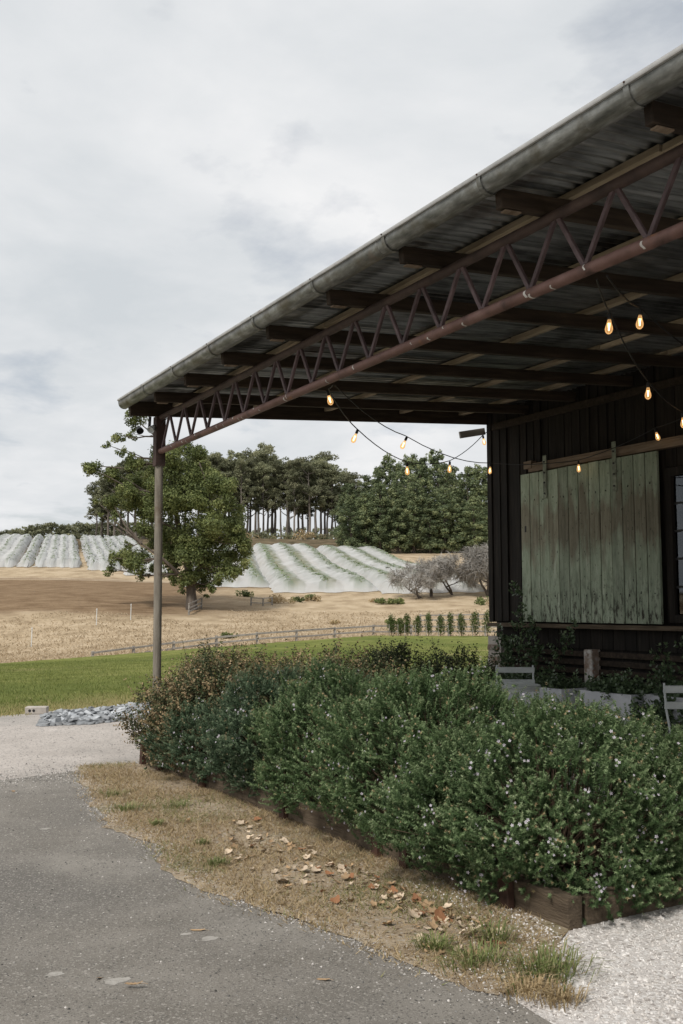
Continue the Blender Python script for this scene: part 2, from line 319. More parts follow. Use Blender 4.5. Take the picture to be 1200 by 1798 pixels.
def glassmat():
    m = bpy.data.materials.new('window_glass'); m.use_nodes = True; N = m.node_tree.nodes; L = m.node_tree.links
    N.remove(N['Principled BSDF'])
    tr = N.new('ShaderNodeBsdfTransparent'); tr.inputs[0].default_value = (0.75, 0.78, 0.78, 1)
    gl = N.new('ShaderNodeBsdfGlossy'); gl.inputs['Roughness'].default_value = 0.02; gl.inputs[0].default_value = (0.9, 0.95, 1.0, 1)
    fr = N.new('ShaderNodeFresnel'); fr.inputs[0].default_value = 1.75
    x = N.new('ShaderNodeMixShader'); L.new(fr.outputs[0], x.inputs[0]); L.new(tr.outputs[0], x.inputs[1]); L.new(gl.outputs[0], x.inputs[2])
    L.new(x.outputs[0], N['Material Output'].inputs[0]); return m
M['glass'] = glassmat()
def bulbmat():
    m = bpy.data.materials.new('amber_glass'); m.use_nodes = True; N = m.node_tree.nodes; L = m.node_tree.links
    N.remove(N['Principled BSDF'])
    tr = N.new('ShaderNodeBsdfTransparent'); tr.inputs[0].default_value = (0.97, 0.82, 0.60, 1)
    gl = N.new('ShaderNodeBsdfGlossy'); gl.inputs['Roughness'].default_value = 0.05
    em = N.new('ShaderNodeEmission'); em.inputs[0].default_value = (1.0, 0.58, 0.25, 1); em.inputs[1].default_value = 0.75
    fr = N.new('ShaderNodeLayerWeight'); fr.inputs[0].default_value = 0.25
    x = N.new('ShaderNodeMixShader'); L.new(fr.outputs['Fresnel'], x.inputs[0]); L.new(tr.outputs[0], x.inputs[1]); L.new(gl.outputs[0], x.inputs[2])
    y = N.new('ShaderNodeMixShader'); y.inputs[0].default_value = 0.20; L.new(x.outputs[0], y.inputs[1]); L.new(em.outputs[0], y.inputs[2])
    L.new(y.outputs[0], N['Material Output'].inputs[0]); return m
M['bulb'] = bulbmat()
def emit(name, c, s):
    m = bpy.data.materials.new(name); m.use_nodes = True; N = m.node_tree.nodes; L = m.node_tree.links
    N.remove(N['Principled BSDF']); e = N.new('ShaderNodeEmission'); e.inputs[0].default_value = (*c, 1); e.inputs[1].default_value = s
    L.new(e.outputs[0], N['Material Output'].inputs[0]); return m
M['filament'] = emit('filament', (1.0, 0.72, 0.40), 4.5)
def netmat():
    m = bpy.data.materials.new('bird_netting'); m.use_nodes = True; N = m.node_tree.nodes; L = m.node_tree.links
    b = N['Principled BSDF']; b.inputs['Roughness'].default_value = 0.9; b.inputs['Base Color'].default_value = (0.62, 0.635, 0.64, 1); b.inputs['Specular IOR Level'].default_value = 0.1
    tl = N.new('ShaderNodeBsdfTranslucent'); tl.inputs[0].default_value = (0.62, 0.635, 0.64, 1)
    x = N.new('ShaderNodeMixShader'); x.inputs[0].default_value = 0.35; L.new(b.outputs[0], x.inputs[1]); L.new(tl.outputs[0], x.inputs[2])
    cm = N.new('ShaderNodeMix'); cm.data_type = 'RGBA'; cm.inputs[6].default_value = (0.66, 0.672, 0.675, 1); cm.inputs[7].default_value = (0.24, 0.30, 0.20, 1)
    ca = N.new('ShaderNodeAttribute'); ca.attribute_name = 'tint'; L.new(ca.outputs['Fac'], cm.inputs[0]); L.new(cm.outputs[2], b.inputs['Base Color']); L.new(cm.outputs[2], tl.inputs[0])
    tr = N.new('ShaderNodeBsdfTransparent')
    tc = N.new('ShaderNodeTexCoord'); n = N.new('ShaderNodeTexNoise'); n.inputs['Scale'].default_value = 0.35; n.inputs['Detail'].default_value = 5; L.new(tc.outputs['Object'], n.inputs['Vector'])
    mr = N.new('ShaderNodeMapRange'); mr.inputs[1].default_value = 0.3; mr.inputs[2].default_value = 0.7; mr.inputs[3].default_value = 0.36; mr.inputs[4].default_value = 0.10; L.new(n.outputs['Fac'], mr.inputs[0])
    at = N.new('ShaderNodeAttribute'); at.attribute_name = 'tint'; mm = N.new('ShaderNodeMath'); mm.operation = 'MULTIPLY_ADD'; mm.inputs[1].default_value = 0.25; L.new(at.outputs['Fac'], mm.inputs[0]); L.new(mr.outputs[0], mm.inputs[2]); mm.use_clamp = True
    y = N.new('ShaderNodeMixShader'); L.new(mm.outputs[0], y.inputs[0]); L.new(x.outputs[0], y.inputs[1]); L.new(tr.outputs[0], y.inputs[2])
    L.new(y.outputs[0], N['Material Output'].inputs[0]); return m
M['net'] = netmat()
M['gum'] = leafmat('gum_leaves', [(0.0, (0.05, 0.066, 0.024)), (0.4, (0.122, 0.152, 0.054)), (0.75, (0.205, 0.235, 0.086)), (1.0, (0.30, 0.31, 0.13))])
M['gum_far'] = leafmat('far_gum_leaves', rnd=0.28, ramp=[(0.0, (0.095, 0.105, 0.062)), (0.5, (0.205, 0.215, 0.125)), (1.0, (0.33, 0.325, 0.20))])
M['grove'] = leafmat('grove_leaves', rnd=0.32, ramp=[(0.0, (0.055, 0.076, 0.042)), (0.5, (0.152, 0.19, 0.096)), (1.0, (0.31, 0.33, 0.165))])
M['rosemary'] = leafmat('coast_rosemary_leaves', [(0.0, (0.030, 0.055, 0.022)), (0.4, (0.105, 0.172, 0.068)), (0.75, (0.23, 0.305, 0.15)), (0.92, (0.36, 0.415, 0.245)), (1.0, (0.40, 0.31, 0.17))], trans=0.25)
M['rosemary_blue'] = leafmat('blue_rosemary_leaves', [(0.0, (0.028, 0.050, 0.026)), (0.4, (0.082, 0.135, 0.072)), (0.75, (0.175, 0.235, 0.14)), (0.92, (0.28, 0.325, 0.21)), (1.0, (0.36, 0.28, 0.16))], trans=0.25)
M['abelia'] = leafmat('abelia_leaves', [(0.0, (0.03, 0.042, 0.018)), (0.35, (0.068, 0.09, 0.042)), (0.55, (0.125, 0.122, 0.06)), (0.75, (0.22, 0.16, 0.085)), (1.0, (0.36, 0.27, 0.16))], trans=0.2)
M['darkleaf'] = leafmat('climber_leaves', [(0.0, (0.035, 0.056, 0.028)), (0.6, (0.095, 0.14, 0.07)), (1.0, (0.19, 0.25, 0.13))], rough=0.35, trans=0.1)
M['sapling'] = leafmat('sapling_leaves', [(0.0, (0.045, 0.07, 0.02)), (0.6, (0.095, 0.13, 0.035)), (1.0, (0.16, 0.19, 0.06))])
M['vine'] = leafmat('vine_leaves', [(0.0, (0.11, 0.155, 0.07)), (0.6, (0.20, 0.25, 0.13)), (1.0, (0.3, 0.34, 0.2))])
M['petal'] = leafmat('lilac_petals', [(0.0, (0.55, 0.50, 0.58)), (1.0, (0.74, 0.70, 0.76))], trans=0.3)
M['grass_green'] = leafmat('grass_green', [(0.0, (0.09, 0.12, 0.03)), (0.5, (0.16, 0.19, 0.052)), (0.85, (0.23, 0.235, 0.08)), (1.0, (0.38, 0.32, 0.16))])
M['grass_dry'] = leafmat('grass_dry', [(0.0, (0.24, 0.175, 0.09)), (0.5, (0.42, 0.32, 0.185)), (0.85, (0.56, 0.45, 0.28)), (1.0, (0.18, 0.20, 0.07))])
M['grass_gold'] = leafmat('grass_gold', [(0.0, (0.36, 0.275, 0.175)), (0.5, (0.48, 0.38, 0.255)), (1.0, (0.57, 0.475, 0.34))])
M['tuft'] = leafmat('tuft_grass', [(0.0, (0.12, 0.16, 0.05)), (0.55, (0.22, 0.26, 0.095)), (0.8, (0.34, 0.32, 0.16)), (1.0, (0.5, 0.41, 0.25))])
M['pebble'] = leafmat('pale_pebbles', [(0.0, (0.34, 0.31, 0.28)), (0.5, (0.55, 0.52, 0.49)), (1.0, (0.70, 0.68, 0.66))], trans=0, rough=0.9)
M['chip'] = leafmat('road_chips', [(0.0, (0.055, 0.053, 0.05)), (0.45, (0.16, 0.155, 0.145)), (0.8, (0.33, 0.32, 0.30)), (1.0, (0.58, 0.55, 0.52))], trans=0, rough=0.9)
def leaflit(name, a, b):
    return mat(name, [(0.3, a), (0.7, b)], 20, rough=0.8, rnd=0.25)
LITTER = [leaflit('dead_leaf_tan', (0.27, 0.17, 0.09), (0.42, 0.30, 0.18)), leaflit('dead_leaf_pale', (0.40, 0.31, 0.22), (0.55, 0.46, 0.35)), leaflit('dead_leaf_orange', (0.19, 0.085, 0.04), (0.30, 0.15, 0.075))]

# ---------------------------------------------------------------- terrain
SA, CA = math.sin(YAW), math.cos(YAW)
def W(lat, vd): return (lat*CA + vd*SA, -lat*SA + vd*CA)          # (across, away) -> world x, y
PV = np.array([-3000, 40, 55, 65, 80, 95, 110, 130, 150, 190, 230, 270, 330, 420, 600, 4000.])
PZ = np.array([0, 0, -0.12, -0.3, 0.3, 1.5, 3.2, 5.2, 7.4, 12.5, 17.6, 20.4, 21.5, 26, 30, 30.])
def sstep(a, b, x): t = np.clip((x-a)/(b-a), 0, 1); return t*t*(3-2*t)
def TZ(lat, vd):
    lat = np.asarray(lat, float); vd = np.asarray(vd, float)
    z = sum(np.interp(vd+o, PV, PZ) for o in (-6, -3, 0, 3, 6))/5
    tilt = np.clip(lat-2, -60, 0)*0.055*sstep(18, 50, vd)*(1-sstep(62, 100, vd))
    far = sstep(45, 70, vd)
    und = far*(0.25*np.sin(lat*0.13+vd*0.05)+0.18*np.sin(lat*0.05-vd*0.11+2))
    return z + tilt + und*np.clip((vd-45)/40, 0, 1)
def AT(px, vd, dz=0.0):
    """a point on the hillside at a given bearing (photo column) and distance"""
    lat = (px-600)/1757.0*vd; x, y = W(lat, vd); return Vector((x, y, float(TZ(lat, vd))+dz))
def grid_sheet(name, lats, vds, dz, m, smooth=True, keep=None):
    la, vd = np.meshgrid(lats, vds); z = TZ(la, vd)+dz
    x = la*CA+vd*SA; y = -la*SA+vd*CA
    v = np.stack([x, y, z], -1).reshape(-1, 3); nx, ny = len(lats), len(vds)
    i = np.arange(nx*ny).reshape(ny, nx)
    f = np.stack([i[:-1, :-1], i[:-1, 1:], i[1:, 1:], i[1:, :-1]], -1).reshape(-1, 4)
    if keep is not None:
        c = v[f].mean(1); f = f[keep(c)]
    return mesh_np(name, v, f, m, smooth=smooth)
def field_mat():
    m = bpy.data.materials.new('dry_paddock'); m.use_nodes = True; t = m.node_tree; N = t.nodes; L = t.links
    b = N['Principled BSDF']; b.inputs['Roughness'].default_value = 1; b.inputs['Specular IOR Level'].default_value = 0.05
    tc = N.new('ShaderNodeTexCoord'); mp = N.new('ShaderNodeMapping'); mp.inputs['Rotation'].default_value = (0, 0, YAW); L.new(tc.outputs['Object'], mp.inputs[0])
    sp = N.new('ShaderNodeSeparateXYZ'); L.new(mp.outputs[0], sp.inputs[0])
    def noise(sc, det=6, st=(1, 1, 1)):
        q = N.new('ShaderNodeMapping'); q.inputs['Scale'].default_value = st; L.new(mp.outputs[0], q.inputs[0])
        n = N.new('ShaderNodeTexNoise'); n.inputs['Scale'].default_value = sc; n.inputs['Detail'].default_value = det; L.new(q.outputs[0], n.inputs['Vector']); return n.outputs['Fac']
    def ramp(f, stops):
        r = N.new('ShaderNodeValToRGB'); e = r.color_ramp.elements
        while len(e) < len(stops): e.new(0.5)
        for el, (p, c) in zip(e, stops): el.position = p; el.color = (*c, 1)
        L.new(f, r.inputs[0]); return r.outputs[0]
    def mix(f, a, c):
        x = N.new('ShaderNodeMix'); x.data_type = 'RGBA'; L.new(f, x.inputs[0])
        for k, y in ((6, a), (7, c)): L.new(y, x.inputs[k])
        return x.outputs[2]
    def ma(op, a, c):
        n = N.new('ShaderNodeMath'); n.operation = op
        for i, x in enumerate((a, c)):
            if isinstance(x, (int, float)): n.inputs[i].default_value = x
            else: L.new(x, n.inputs[i])
        return n.outputs[0]
    gold = ramp(noise(0.5, 8), [(0.3, (0.28, 0.213, 0.138)), (0.5, (0.40, 0.315, 0.212)), (0.72, (0.49, 0.40, 0.285))])
    brown = ramp(noise(1.2, 8, (0.35, 1, 1)), [(0.3, (0.135, 0.088, 0.052)), (0.5, (0.20, 0.138, 0.084)), (0.72, (0.265, 0.19, 0.12))])
    scrub = ramp(noise(0.4, 8), [(0.3, (0.06, 0.05, 0.03)), (0.5, (0.12, 0.095, 0.06)), (0.72, (0.20, 0.155, 0.10))])
    # mown brown paddock: away 92..138 m, left of the middle; scrubby ground on the crest
    wob = ma('MULTIPLY', ma('SUBTRACT', noise(0.06, 3), 0.5), 18.0)
    d = ma('ADD', sp.outputs[1], wob)
    near = ramp(ma('DIVIDE', d, 400.0), [(0.222, (0, 0, 0)), (0.232, (1, 1, 1)), (0.325, (1, 1, 1)), (0.338, (0, 0, 0))])
    lft = ramp(ma('ADD', 0.5, ma('DIVIDE', ma('ADD', sp.outputs[0], wob), 200.0)), [(0.42, (1, 1, 1)), (0.47, (0, 0, 0))])
    pf = N.new('ShaderNodeMix'); pf.data_type = 'RGBA'; pf.blend_type = 'MULTIPLY'; pf.inputs[0].default_value = 1; L.new(near, pf.inputs[6]); L.new(lft, pf.inputs[7])
    col = mix(pf.outputs[2], gold, brown)
    col = mix(ramp(ma('DIVIDE', d, 400.0), [(0.455, (0, 0, 0)), (0.49, (1, 1, 1))]), col, scrub)
    # worn wheel tracks across the brown paddock
    tr = ma('ABSOLUTE', ma('SUBTRACT', ma('ABSOLUTE', ma('SUBTRACT', ma('ADD', sp.outputs[1], ma('MULTIPLY', sp.outputs[0], 0.10)), 128.5), 0), 1.1), 0)
    trk = ramp(ma('ADD', tr, ma('MULTIPLY', noise(0.3), 0.6)), [(0.55, (0.8,)*3), (0.9, (0, 0, 0))])
    pale = ramp(noise(2), [(0.3, (0.36, 0.29, 0.21)), (0.7, (0.45, 0.38, 0.29))])
    tm = N.new('ShaderNodeMix'); tm.data_type = 'RGBA'; tm.blend_type = 'MULTIPLY'; tm.inputs[0].default_value = 1; L.new(trk, tm.inputs[6]); L.new(lft, tm.inputs[7])
    col = mix(tm.outputs[2], col, pale)
    L.new(col, b.inputs['Base Color'])
    bp = N.new('ShaderNodeBump'); bp.inputs['Strength'].default_value = 1; bp.inputs['Distance'].default_value = 0.25; L.new(noise(2.2, 8), bp.inputs['Height']); L.new(bp.outputs[0], b.inputs['Normal'])
    return m
M['field'] = field_mat()
def nonuni(*segs):
    out = []
    for a, b, s in segs: out += list(np.arange(a, b, s))
    return np.array(out + [segs[-1][1]])
lats = nonuni((-3000, -300, 150), (-300, -90, 15), (-90, 90, 2.0), (90, 300, 15), (300, 3000, 150))
vds = nonuni((-300, -20, 20), (-20, 20, 5), (20, 300, 2.0), (300, 640, 15), (640, 4000, 160))
g = ob('ground', grid_sheet('ground', lats, vds, -0.06, M['field'])); tag(g, 'dry golden and brown paddock rolling up to the wooded hilltop', 'field', kind='structure')

def lawn_mat():
    m = mat('lawn', [(0.3, (0.10, 0.115, 0.03)), (0.5, (0.175, 0.195, 0.055)), (0.72, (0.25, 0.25, 0.09))], 0.9, rough=1, bump=1, bscale=14, bdist=0.08, spec=0.05, detail=9,
            blotch=[((0.115, 0.145, 0.038), 0.12, 0.45, 0.65), ((0.30, 0.26, 0.12), 0.33, 0.58, 0.78)])
    N = m.node_tree.nodes; L = m.node_tree.links; b = N['Principled BSDF']; src = b.inputs['Base Color'].links[0].from_socket     # straw-dry strip along the gravel
    at = N.new('ShaderNodeAttribute'); at.attribute_name = 'tint'; x = N.new('ShaderNodeMix'); x.data_type = 'RGBA'; L.new(at.outputs['Fac'], x.inputs[0]); L.new(src, x.inputs[6])
    x.inputs[7].default_value = (0.34, 0.275, 0.14, 1); L.new(x.outputs[2], b.inputs['Base Color'])
    return m
M['lawn'] = lawn_mat()
def line_y(x):  # near edge of the lawn
    return 15.55 + (x-3.0)*0.20 + 0.12*np.sin(x*1.7) + 0.06*np.sin(x*5.1)
LAWN_FAR = lambda la: np.interp(la, [-80, -17, -8, 3, 12, 80], [47, 50, 57, 65.5, 66, 66])
def lawn_keep(c):
    la = c[:, 0]*CA - c[:, 1]*SA; vd = c[:, 0]*SA + c[:, 1]*CA
    return (vd < LAWN_FAR(la)) & (c[:, 1] > line_y(c[:, 0]))
lme = grid_sheet('lawn', np.arange(-60, 45, 0.5), np.arange(6, 68, 0.5), 0.0, M['lawn'], keep=lawn_keep)
lc = np.empty(len(lme.vertices)*3, np.float32); lme.vertices.foreach_get('co', lc); lc = lc.reshape(-1, 3)
dr = (lc[:, 1]-line_y(lc[:, 0])); ldry = np.clip(1.0-dr/(2.6+0.7*np.sin(lc[:, 0]*1.3)+0.4*np.sin(lc[:, 0]*3.7+1)), 0, 1)
lme.attributes.new('tint', 'FLOAT', 'POINT').data.foreach_set('value', (ldry*0.9).astype(np.float32))
lo = ob('lawn', lme); tag(lo, 'mown green lawn beyond the gravel drive', 'lawn', kind='structure')

def sheet(name, outline, z, m, label, cat, ragged=0.06, seed=1, step=0.12):
    """flat piece of ground from a closed outline, its edge broken up"""
    rng = np.random.default_rng(seed); P = []
    n = len(outline)
    for i in range(n):
        a = np.array(outline[i], float); b = np.array(outline[(i+1) % n], float); d = np.linalg.norm(b-a)
        k = max(1, int(d/step)) if d < 14 else 1
        for j in range(k): P.append(a+(b-a)*j/k)
    P = np.array(P)
    if ragged:
        t = np.arange(len(P)); nz = rng.normal(0, 1, (len(P), 2))
        sm = np.stack([np.convolve(np.r_[nz[-4:, k], nz[:, k], nz[:4, k]], np.ones(5)/3.0, 'same')[4:-4] for k in (0, 1)], -1)
        P = P + sm*ragged*0.6 + nz*ragged*0.3
    bm = bmesh.new(); vs_ = [bm.verts.new((p[0], p[1], z)) for p in P]; f = bm.faces.new(vs_); bm.normal_update()
    if f.normal.z < 0: f.normal_flip()
    bmesh.ops.triangulate(bm, faces=bm.faces)
    me = bpy.data.meshes.new(name); bm.to_mesh(me); bm.free(); me.materials.append(m)
    return tag(ob(name, me), label, cat, kind='structure')
xs = np.arange(-30, 9.5, 0.5)
road = [(9.6, -12), (9.6, 17.2)] + [(x, float(line_y(x))+0.15) for x in xs[::-1]] + [(-30, -12)]
sheet('gravel_road', road, 0.004, M['road_gravel'], 'pale gravel road passing in front of the lawn', 'road', 0.02)
ASPH = [(1.90, 9.75), (2.46, 9.85), (2.75, 9.9), (2.66, 9.44), (2.36, 7.81), (2.33, 6.9), (2.34, 6.36), (2.27, 5.77), (2.32, 5.2), (2.44, 4.7), (2.52, 4.42), (2.56, 3.95), (2.65, 3.65), (2.74, 3.31), (2.70, 3.1), (2.55, 2.2), (2.2, 0.5), (2.0, -10)]
sheet('white_gravel', [(2.0, -10), (9.0, -10), (9.0, 10.6), (5.2, 10.6), (5.2, 4.9), (4.3, 4.0), (3.4, 4.4), (2.5, 4.6), (2.3, 2.0)], 0.008, M['white_gravel'], 'pale crushed gravel beside the planting bed', 'gravel', 0.03)
sheet('driveway', ASPH + [(-30, -10), (-30, 8.2), (-8, 9.2)], 0.012, M['asphalt'], 'worn grey bitumen driveway in the foreground', 'driveway', 0.05, 4)
VERGE = [(2.80, 10.25), (3.3, 10.15), (3.5, 9.9), (3.55, 7), (3.6, 4.05), (3.35, 3.75), (3.0, 3.42), (2.72, 3.38), (2.56, 3.8), (2.45, 4.45), (2.25, 5.2), (2.2, 5.8), (2.27, 6.4), (2.26, 7), (2.3, 7.8), (2.58, 9.4)]
sheet('verge', VERGE, 0.016, M['verge'], 'strip of dry grass between driveway and planting bed', 'verge', 0.07, 7, 0.09)
tag(MB().box((7.12, 4.0, 0.0), (8.0, 9.86, 0.33)).build('terrace', M['white_gravel']), 'raised pale gravel terrace along the barn wall', 'terrace', kind='structure')

# ---------------------------------------------------------------- verandah
ver = tag(empty('verandah', (3.55, 10.15, 0)), 'rusty steel truss verandah with corrugated iron roof against the dark barn', 'verandah')
VP = Vector((3.55, 10.15, 0)); ver.rotation_euler.x = -0.008      # the roof line climbs slightly towards the near end
def VL(p): return (p[0]-VP.x, p[1]-VP.y, p[2]-VP.z)
def vmesh(mb, name, m, parent=ver, **kw):
    mb.v = [VL(p) for p in mb.v]; return mb.build(name, m, parent, **kw)
rng = random.Random(5)
SL = 0.072
def zr(x): return 3.672 + SL*(x-3.55)        # underside of rafters
Y0, Y1 = -3.4, 10.15
truss = empty('truss', (0, 0, 0), 0, ver)
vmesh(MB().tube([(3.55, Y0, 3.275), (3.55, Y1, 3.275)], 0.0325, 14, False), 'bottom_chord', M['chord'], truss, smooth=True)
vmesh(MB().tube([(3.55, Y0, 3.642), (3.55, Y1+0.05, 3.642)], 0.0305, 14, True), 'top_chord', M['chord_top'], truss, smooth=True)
PIT = 0.4265
nb = 0; y = 10.18 - PIT*0.28
while y > Y0+0.5:
    for (ya, yb) in ((y, y-PIT*0.47), (y-PIT*0.5-0.02, y-PIT+0.012)):
        top_first = (ya == y)
        za, zb = (3.618, 3.30) if not top_first else (3.30, 3.618)
        a = Vector((3.55, ya, za)); b = Vector((3.55, yb, zb)); d = (b-a)
        me = cbox('web', (0.026, 0.022, d.length+0.02), M['web'], 0.002)
        o = ob('web', me, truss, VL((a+b)/2), d.to_track_quat('Z', 'X').to_euler())
    nb += 1; y -= PIT
for k in range(26):       # weld scars and paint scuffs on the bottom chord
    yy = rng.uniform(2.6, 9.8); r0 = 0.0336; a0 = rng.uniform(2.4, 3.6); w = rng.uniform(0.004, 0.009); arc = rng.uniform(0.5, 1.4)
    v = []; 
    for j in range(6):
        t = a0 + arc*j/5
        for s_ in (-w, w): v.append((3.55+r0*math.cos(t), yy+s_+0.006*math.sin(j), 3.275+r0*math.sin(t)))
    mb = MB().add(v, [(2*j, 2*j+1, 2*j+3, 2*j+2) for j in range(5)]); vmesh(mb, 'weld_scar', M['weld'], truss)
po = empty('post', (0, 0, 0), 0, ver)
vmesh(MB().tube([(3.565, 10.16, -0.05), (3.56, 10.16, 1.6), (3.55, 10.16, 3.2)], 0.0435, 16), 'lower_post', M['post'], po, smooth=True)
vmesh(MB().box((3.498, 10.108, 3.12), (3.602, 10.212, 3.655)), 'post_head', M['post_dark'], po)
po2 = vmesh(MB().tube([(3.55, -2.6, -0.05), (3.55, -2.6, 3.25)], 0.050, 16), 'post', M['post'], ver, smooth=True)
RY = [10.22] + [9.41-0.9175*k for k in range(14)]
RY[1:] = [9.42, 8.58, 7.70, 6.80, 5.83, 4.91, 3.97, 2.93, 2.0, 1.05, 0.1, -0.85, -1.8, -2.75]
RH = 0.105; RL = math.hypot(4.84, 4.84*SL); ANG = math.atan(SL)
for i, yy in enumerate(RY):
    hh_ = RH if i else RH+0.05
    me = cbox('rafter', (RL, 0.05, hh_), M['dark_wood'], 0.004, 0.003, rng)
    xc = 3.235+2.42
    ob('rafter', me, ver, VL((xc, yy, zr(xc)+hh_/2)), (0, -ANG, 0))
    if 0 < i < 10:   # pale sawn tail where the rafter meets the gutter
        ob('rafter_tail', cbox('rafter_tail', (0.11, 0.042, 0.010), M['rail_wood'], 0.002), ver, VL((3.32, yy, zr(3.32)-0.009)), (0, -ANG, 0))
for i, xb in enumerate((3.75, 4.70, 5.64, 6.70, 7.60)):
    for j in range(4):
        ya, yb = Y1+0.04-j*3.45, Y1+0.04-(j+1)*3.45+0.01
        me = cbox('batten', (0.075, abs(yb-ya), 0.04), M['batten'], 0.003, 0.004, rng)
        ob('batten', me, ver, VL((xb+rng.uniform(-.01, .01), (ya+yb)/2, zr(xb)+RH+0.021)), (0, -ANG, 0))
# corrugated sheets
def corrugated(w, length, per=0.076, amp=0.0115, th=0.0012, sub=8):
    n = int(round(w/per*sub)); v = []; f = []
    for k in range(n+1):
        yv = -w/2 + w*k/n; zv = amp*math.cos(2*math.pi*k/sub)
        v += [(0, yv, zv), (length, yv, zv), (0, yv, zv+th), (length, yv, zv+th)]
    for k in range(n):
        a, b = 4*k, 4*k+4
        f += [(a, b, b+1, a+1), (a+2, a+3, b+3, b+2), (a, a+2, b+2, b), (a+1, b+1, b+3, a+3)]
    return v, f
cv, cf = corrugated(0.76+0.03, math.hypot(5.2, 5.2*SL))
mbs = MB().add(cv, cf); smesh = mbs.mesh('roof_sheet', M['sheet'], True, 50)
z0 = zr(3.14)+RH+0.044+0.0105
for k in range(18):
    yy = Y1+0.15-0.40-0.762*k
    ob('roof_sheet', smesh, ver, VL((3.14+rng.uniform(-.008, .008), yy, z0+0.0022*(k % 2))), (0, -ANG, 0))
# gutter: rounded front trough with rolled lip
def gut_prof():
    P = [(3.372, 3.845), (3.372, 3.722), (3.352, 3.704), (3.300, 3.702), (3.262, 3.712), (3.232, 3.734), (3.212, 3.764), (3.202, 3.800), (3.200, 3.838)]
    return [(3.11+(x-3.2)*.56, 3.80+(z-3.85)*.56) for x, z in P]
outer = gut_prof(); inner = [(x+(0.003 if i > 1 else -0.003), z+0.003) for i, (x, z) in enumerate(outer)][::-1]
gut = empty('gutter', (0, 0, 0), 0, ver)
segs = [(10.22, 8.62), (8.62, 6.83), (6.83, 5.02), (5.02, 3.20), (3.20, 1.4), (1.4, -0.4), (-0.4, -3.3)]
for i, (a, b) in enumerate(segs):
    dz = rng.uniform(-.002, .002); dx = 0.0015*(i % 2)
    mb = MB().prism([(x+dx, z+dz) for x, z in outer+inner], 1, a, b-0.03); vmesh(mb, 'gutter_length', M['gutter'], gut, smooth=True)
    mb = MB().prism([(x_-.09+dx, 3.7928+(z_-3.8395)*.8+dz) for x_, z_ in ((3.199, 3.8395), (3.189, 3.8415), (3.185, 3.850), (3.187, 3.867), (3.194, 3.872), (3.204, 3.870), (3.2065, 3.842))], 1, a, b); vmesh(mb, 'gutter_lip', M['lip'], gut, smooth=True)
mb = MB().add([(x, 10.222, z) for x, z in outer], [tuple(range(9))]).add([(x, 10.226, z) for x, z in outer], [tuple(range(9))]); vmesh(mb, 'stop_end', M['gutter'], gut)
for i, yy in enumerate(RY[1:]):
    v = []
    for (x, z) in outer:
        cx_, cz_ = 3.17, 3.765; d = math.hypot(x-cx_, z-cz_); k = (d+0.007)/d
        v += [(cx_+(x-cx_)*k, yy-0.016, cz_+(z-cz_)*k), (cx_+(x-cx_)*k, yy+0.016, cz_+(z-cz_)*k)]
    mb = MB().add(v, [(2*j, 2*j+1, 2*j+3, 2*j+2) for j in range(8)]); vmesh(mb, 'bracket', M['gutter'], gut, smooth=True)
    vmesh(MB().tube([(3.096, yy, 3.806), (3.091, yy, 3.806)], 0.005, 8), 'rivet', M['rust'], gut)
# drip edge of the iron above the lip
for (a, b) in segs:
    vmesh(MB().box((3.118, b+0.004, 3.822), (3.140, a, 3.830)), 'rusty_edge', M['sheet_edge'], ver)

# ---------------------------------------------------------------- barn
barn = tag(empty('barn', (8.06, 10.17, 0)), 'dark weathered timber barn with a large green sliding door', 'barn')
BP = Vector((8.06, 10.17, 0))
def BL(p): return (p[0]-BP.x, p[1]-BP.y, p[2]-BP.z)
def bmesh_(mb, name, m, parent=barn, **kw):
    mb.v = [BL(p) for p in mb.v]; return mb.build(name, m, parent, **kw)
wall = empty('wall', (0, 0, 0), 0, barn)
# carcass behind the boards, with the window opening left free (Y 5.9..7.25, Z 1.45..3.02)
mb = MB().box((8.085, 7.25, 0.0), (8.20, 10.16, 4.75)).box((8.085, -4.0, 0.0), (8.20, 5.9, 4.75)).box((8.085, 5.9, 3.02), (8.20, 7.25, 4.75)).box((8.085, 5.9, 0.0), (8.20, 7.25, 1.45))
mb.box((8.2, 10.04, 0.0), (14.5, 10.16, 4.75)).box((8.2, -4.0, 0.0), (14.5, -3.9, 4.75)).box((14.5, -4.0, 0.0), (14.6, 10.16, 5.2))
bmesh_(mb, 'wall_frame', M['wall_wood'], wall)
bmesh_(MB().box((8.0, -4.3, 4.76), (14.9, 10.5, 4.85)), 'roof', M['sheet'])
bmesh_(MB().box((8.2, 5.2, 1.38), (11.5, 9.6, 1.42)), 'floor', M['dark_wood'])
yb = 10.155; k = 0
while yb > 4.5:
    w = rng.uniform(0.125, 0.15)
    zs = [(1.435, 4.6)]
    if yb < 7.42 and yb-w > 5.8: zs = [(3.06, 4.6)]
    if yb < 7.40 and yb-w <= 5.8 and yb > 5.8: zs = [(3.06, 4.6)]
    for (za, zb) in zs:
        me = cbox('board', (0.022, w-0.006, zb-za), M['wall_wood'], 0.003, 0.0015, rng)
        ob('board', me, wall, BL((8.073-rng.choice((0, 0, 0.006, 0.012)), yb-w/2, (za+zb)/2)))
    if rng.random() < 0.5 and zs[0][0] < 2:
        ob('cover_strip', cbox('cover_strip', (0.02, 0.04, 3.1), M['wall_wood'], 0.003), wall, BL((8.048, yb-w, 2.99)))
    yb -= w
for k in range(6):     # end wall boards round the corner
    ob('board', cbox('board', (0.14, 0.022, 3.2), M['wall_wood'], 0.003), wall, BL((8.15+0.15*k, 10.175, 3.03)))
ob('corner_post', cbox('corner_post', (0.09, 0.09, 3.25), M['wall_wood'], 0.006), wall, BL((8.075, 10.205, 3.05)))
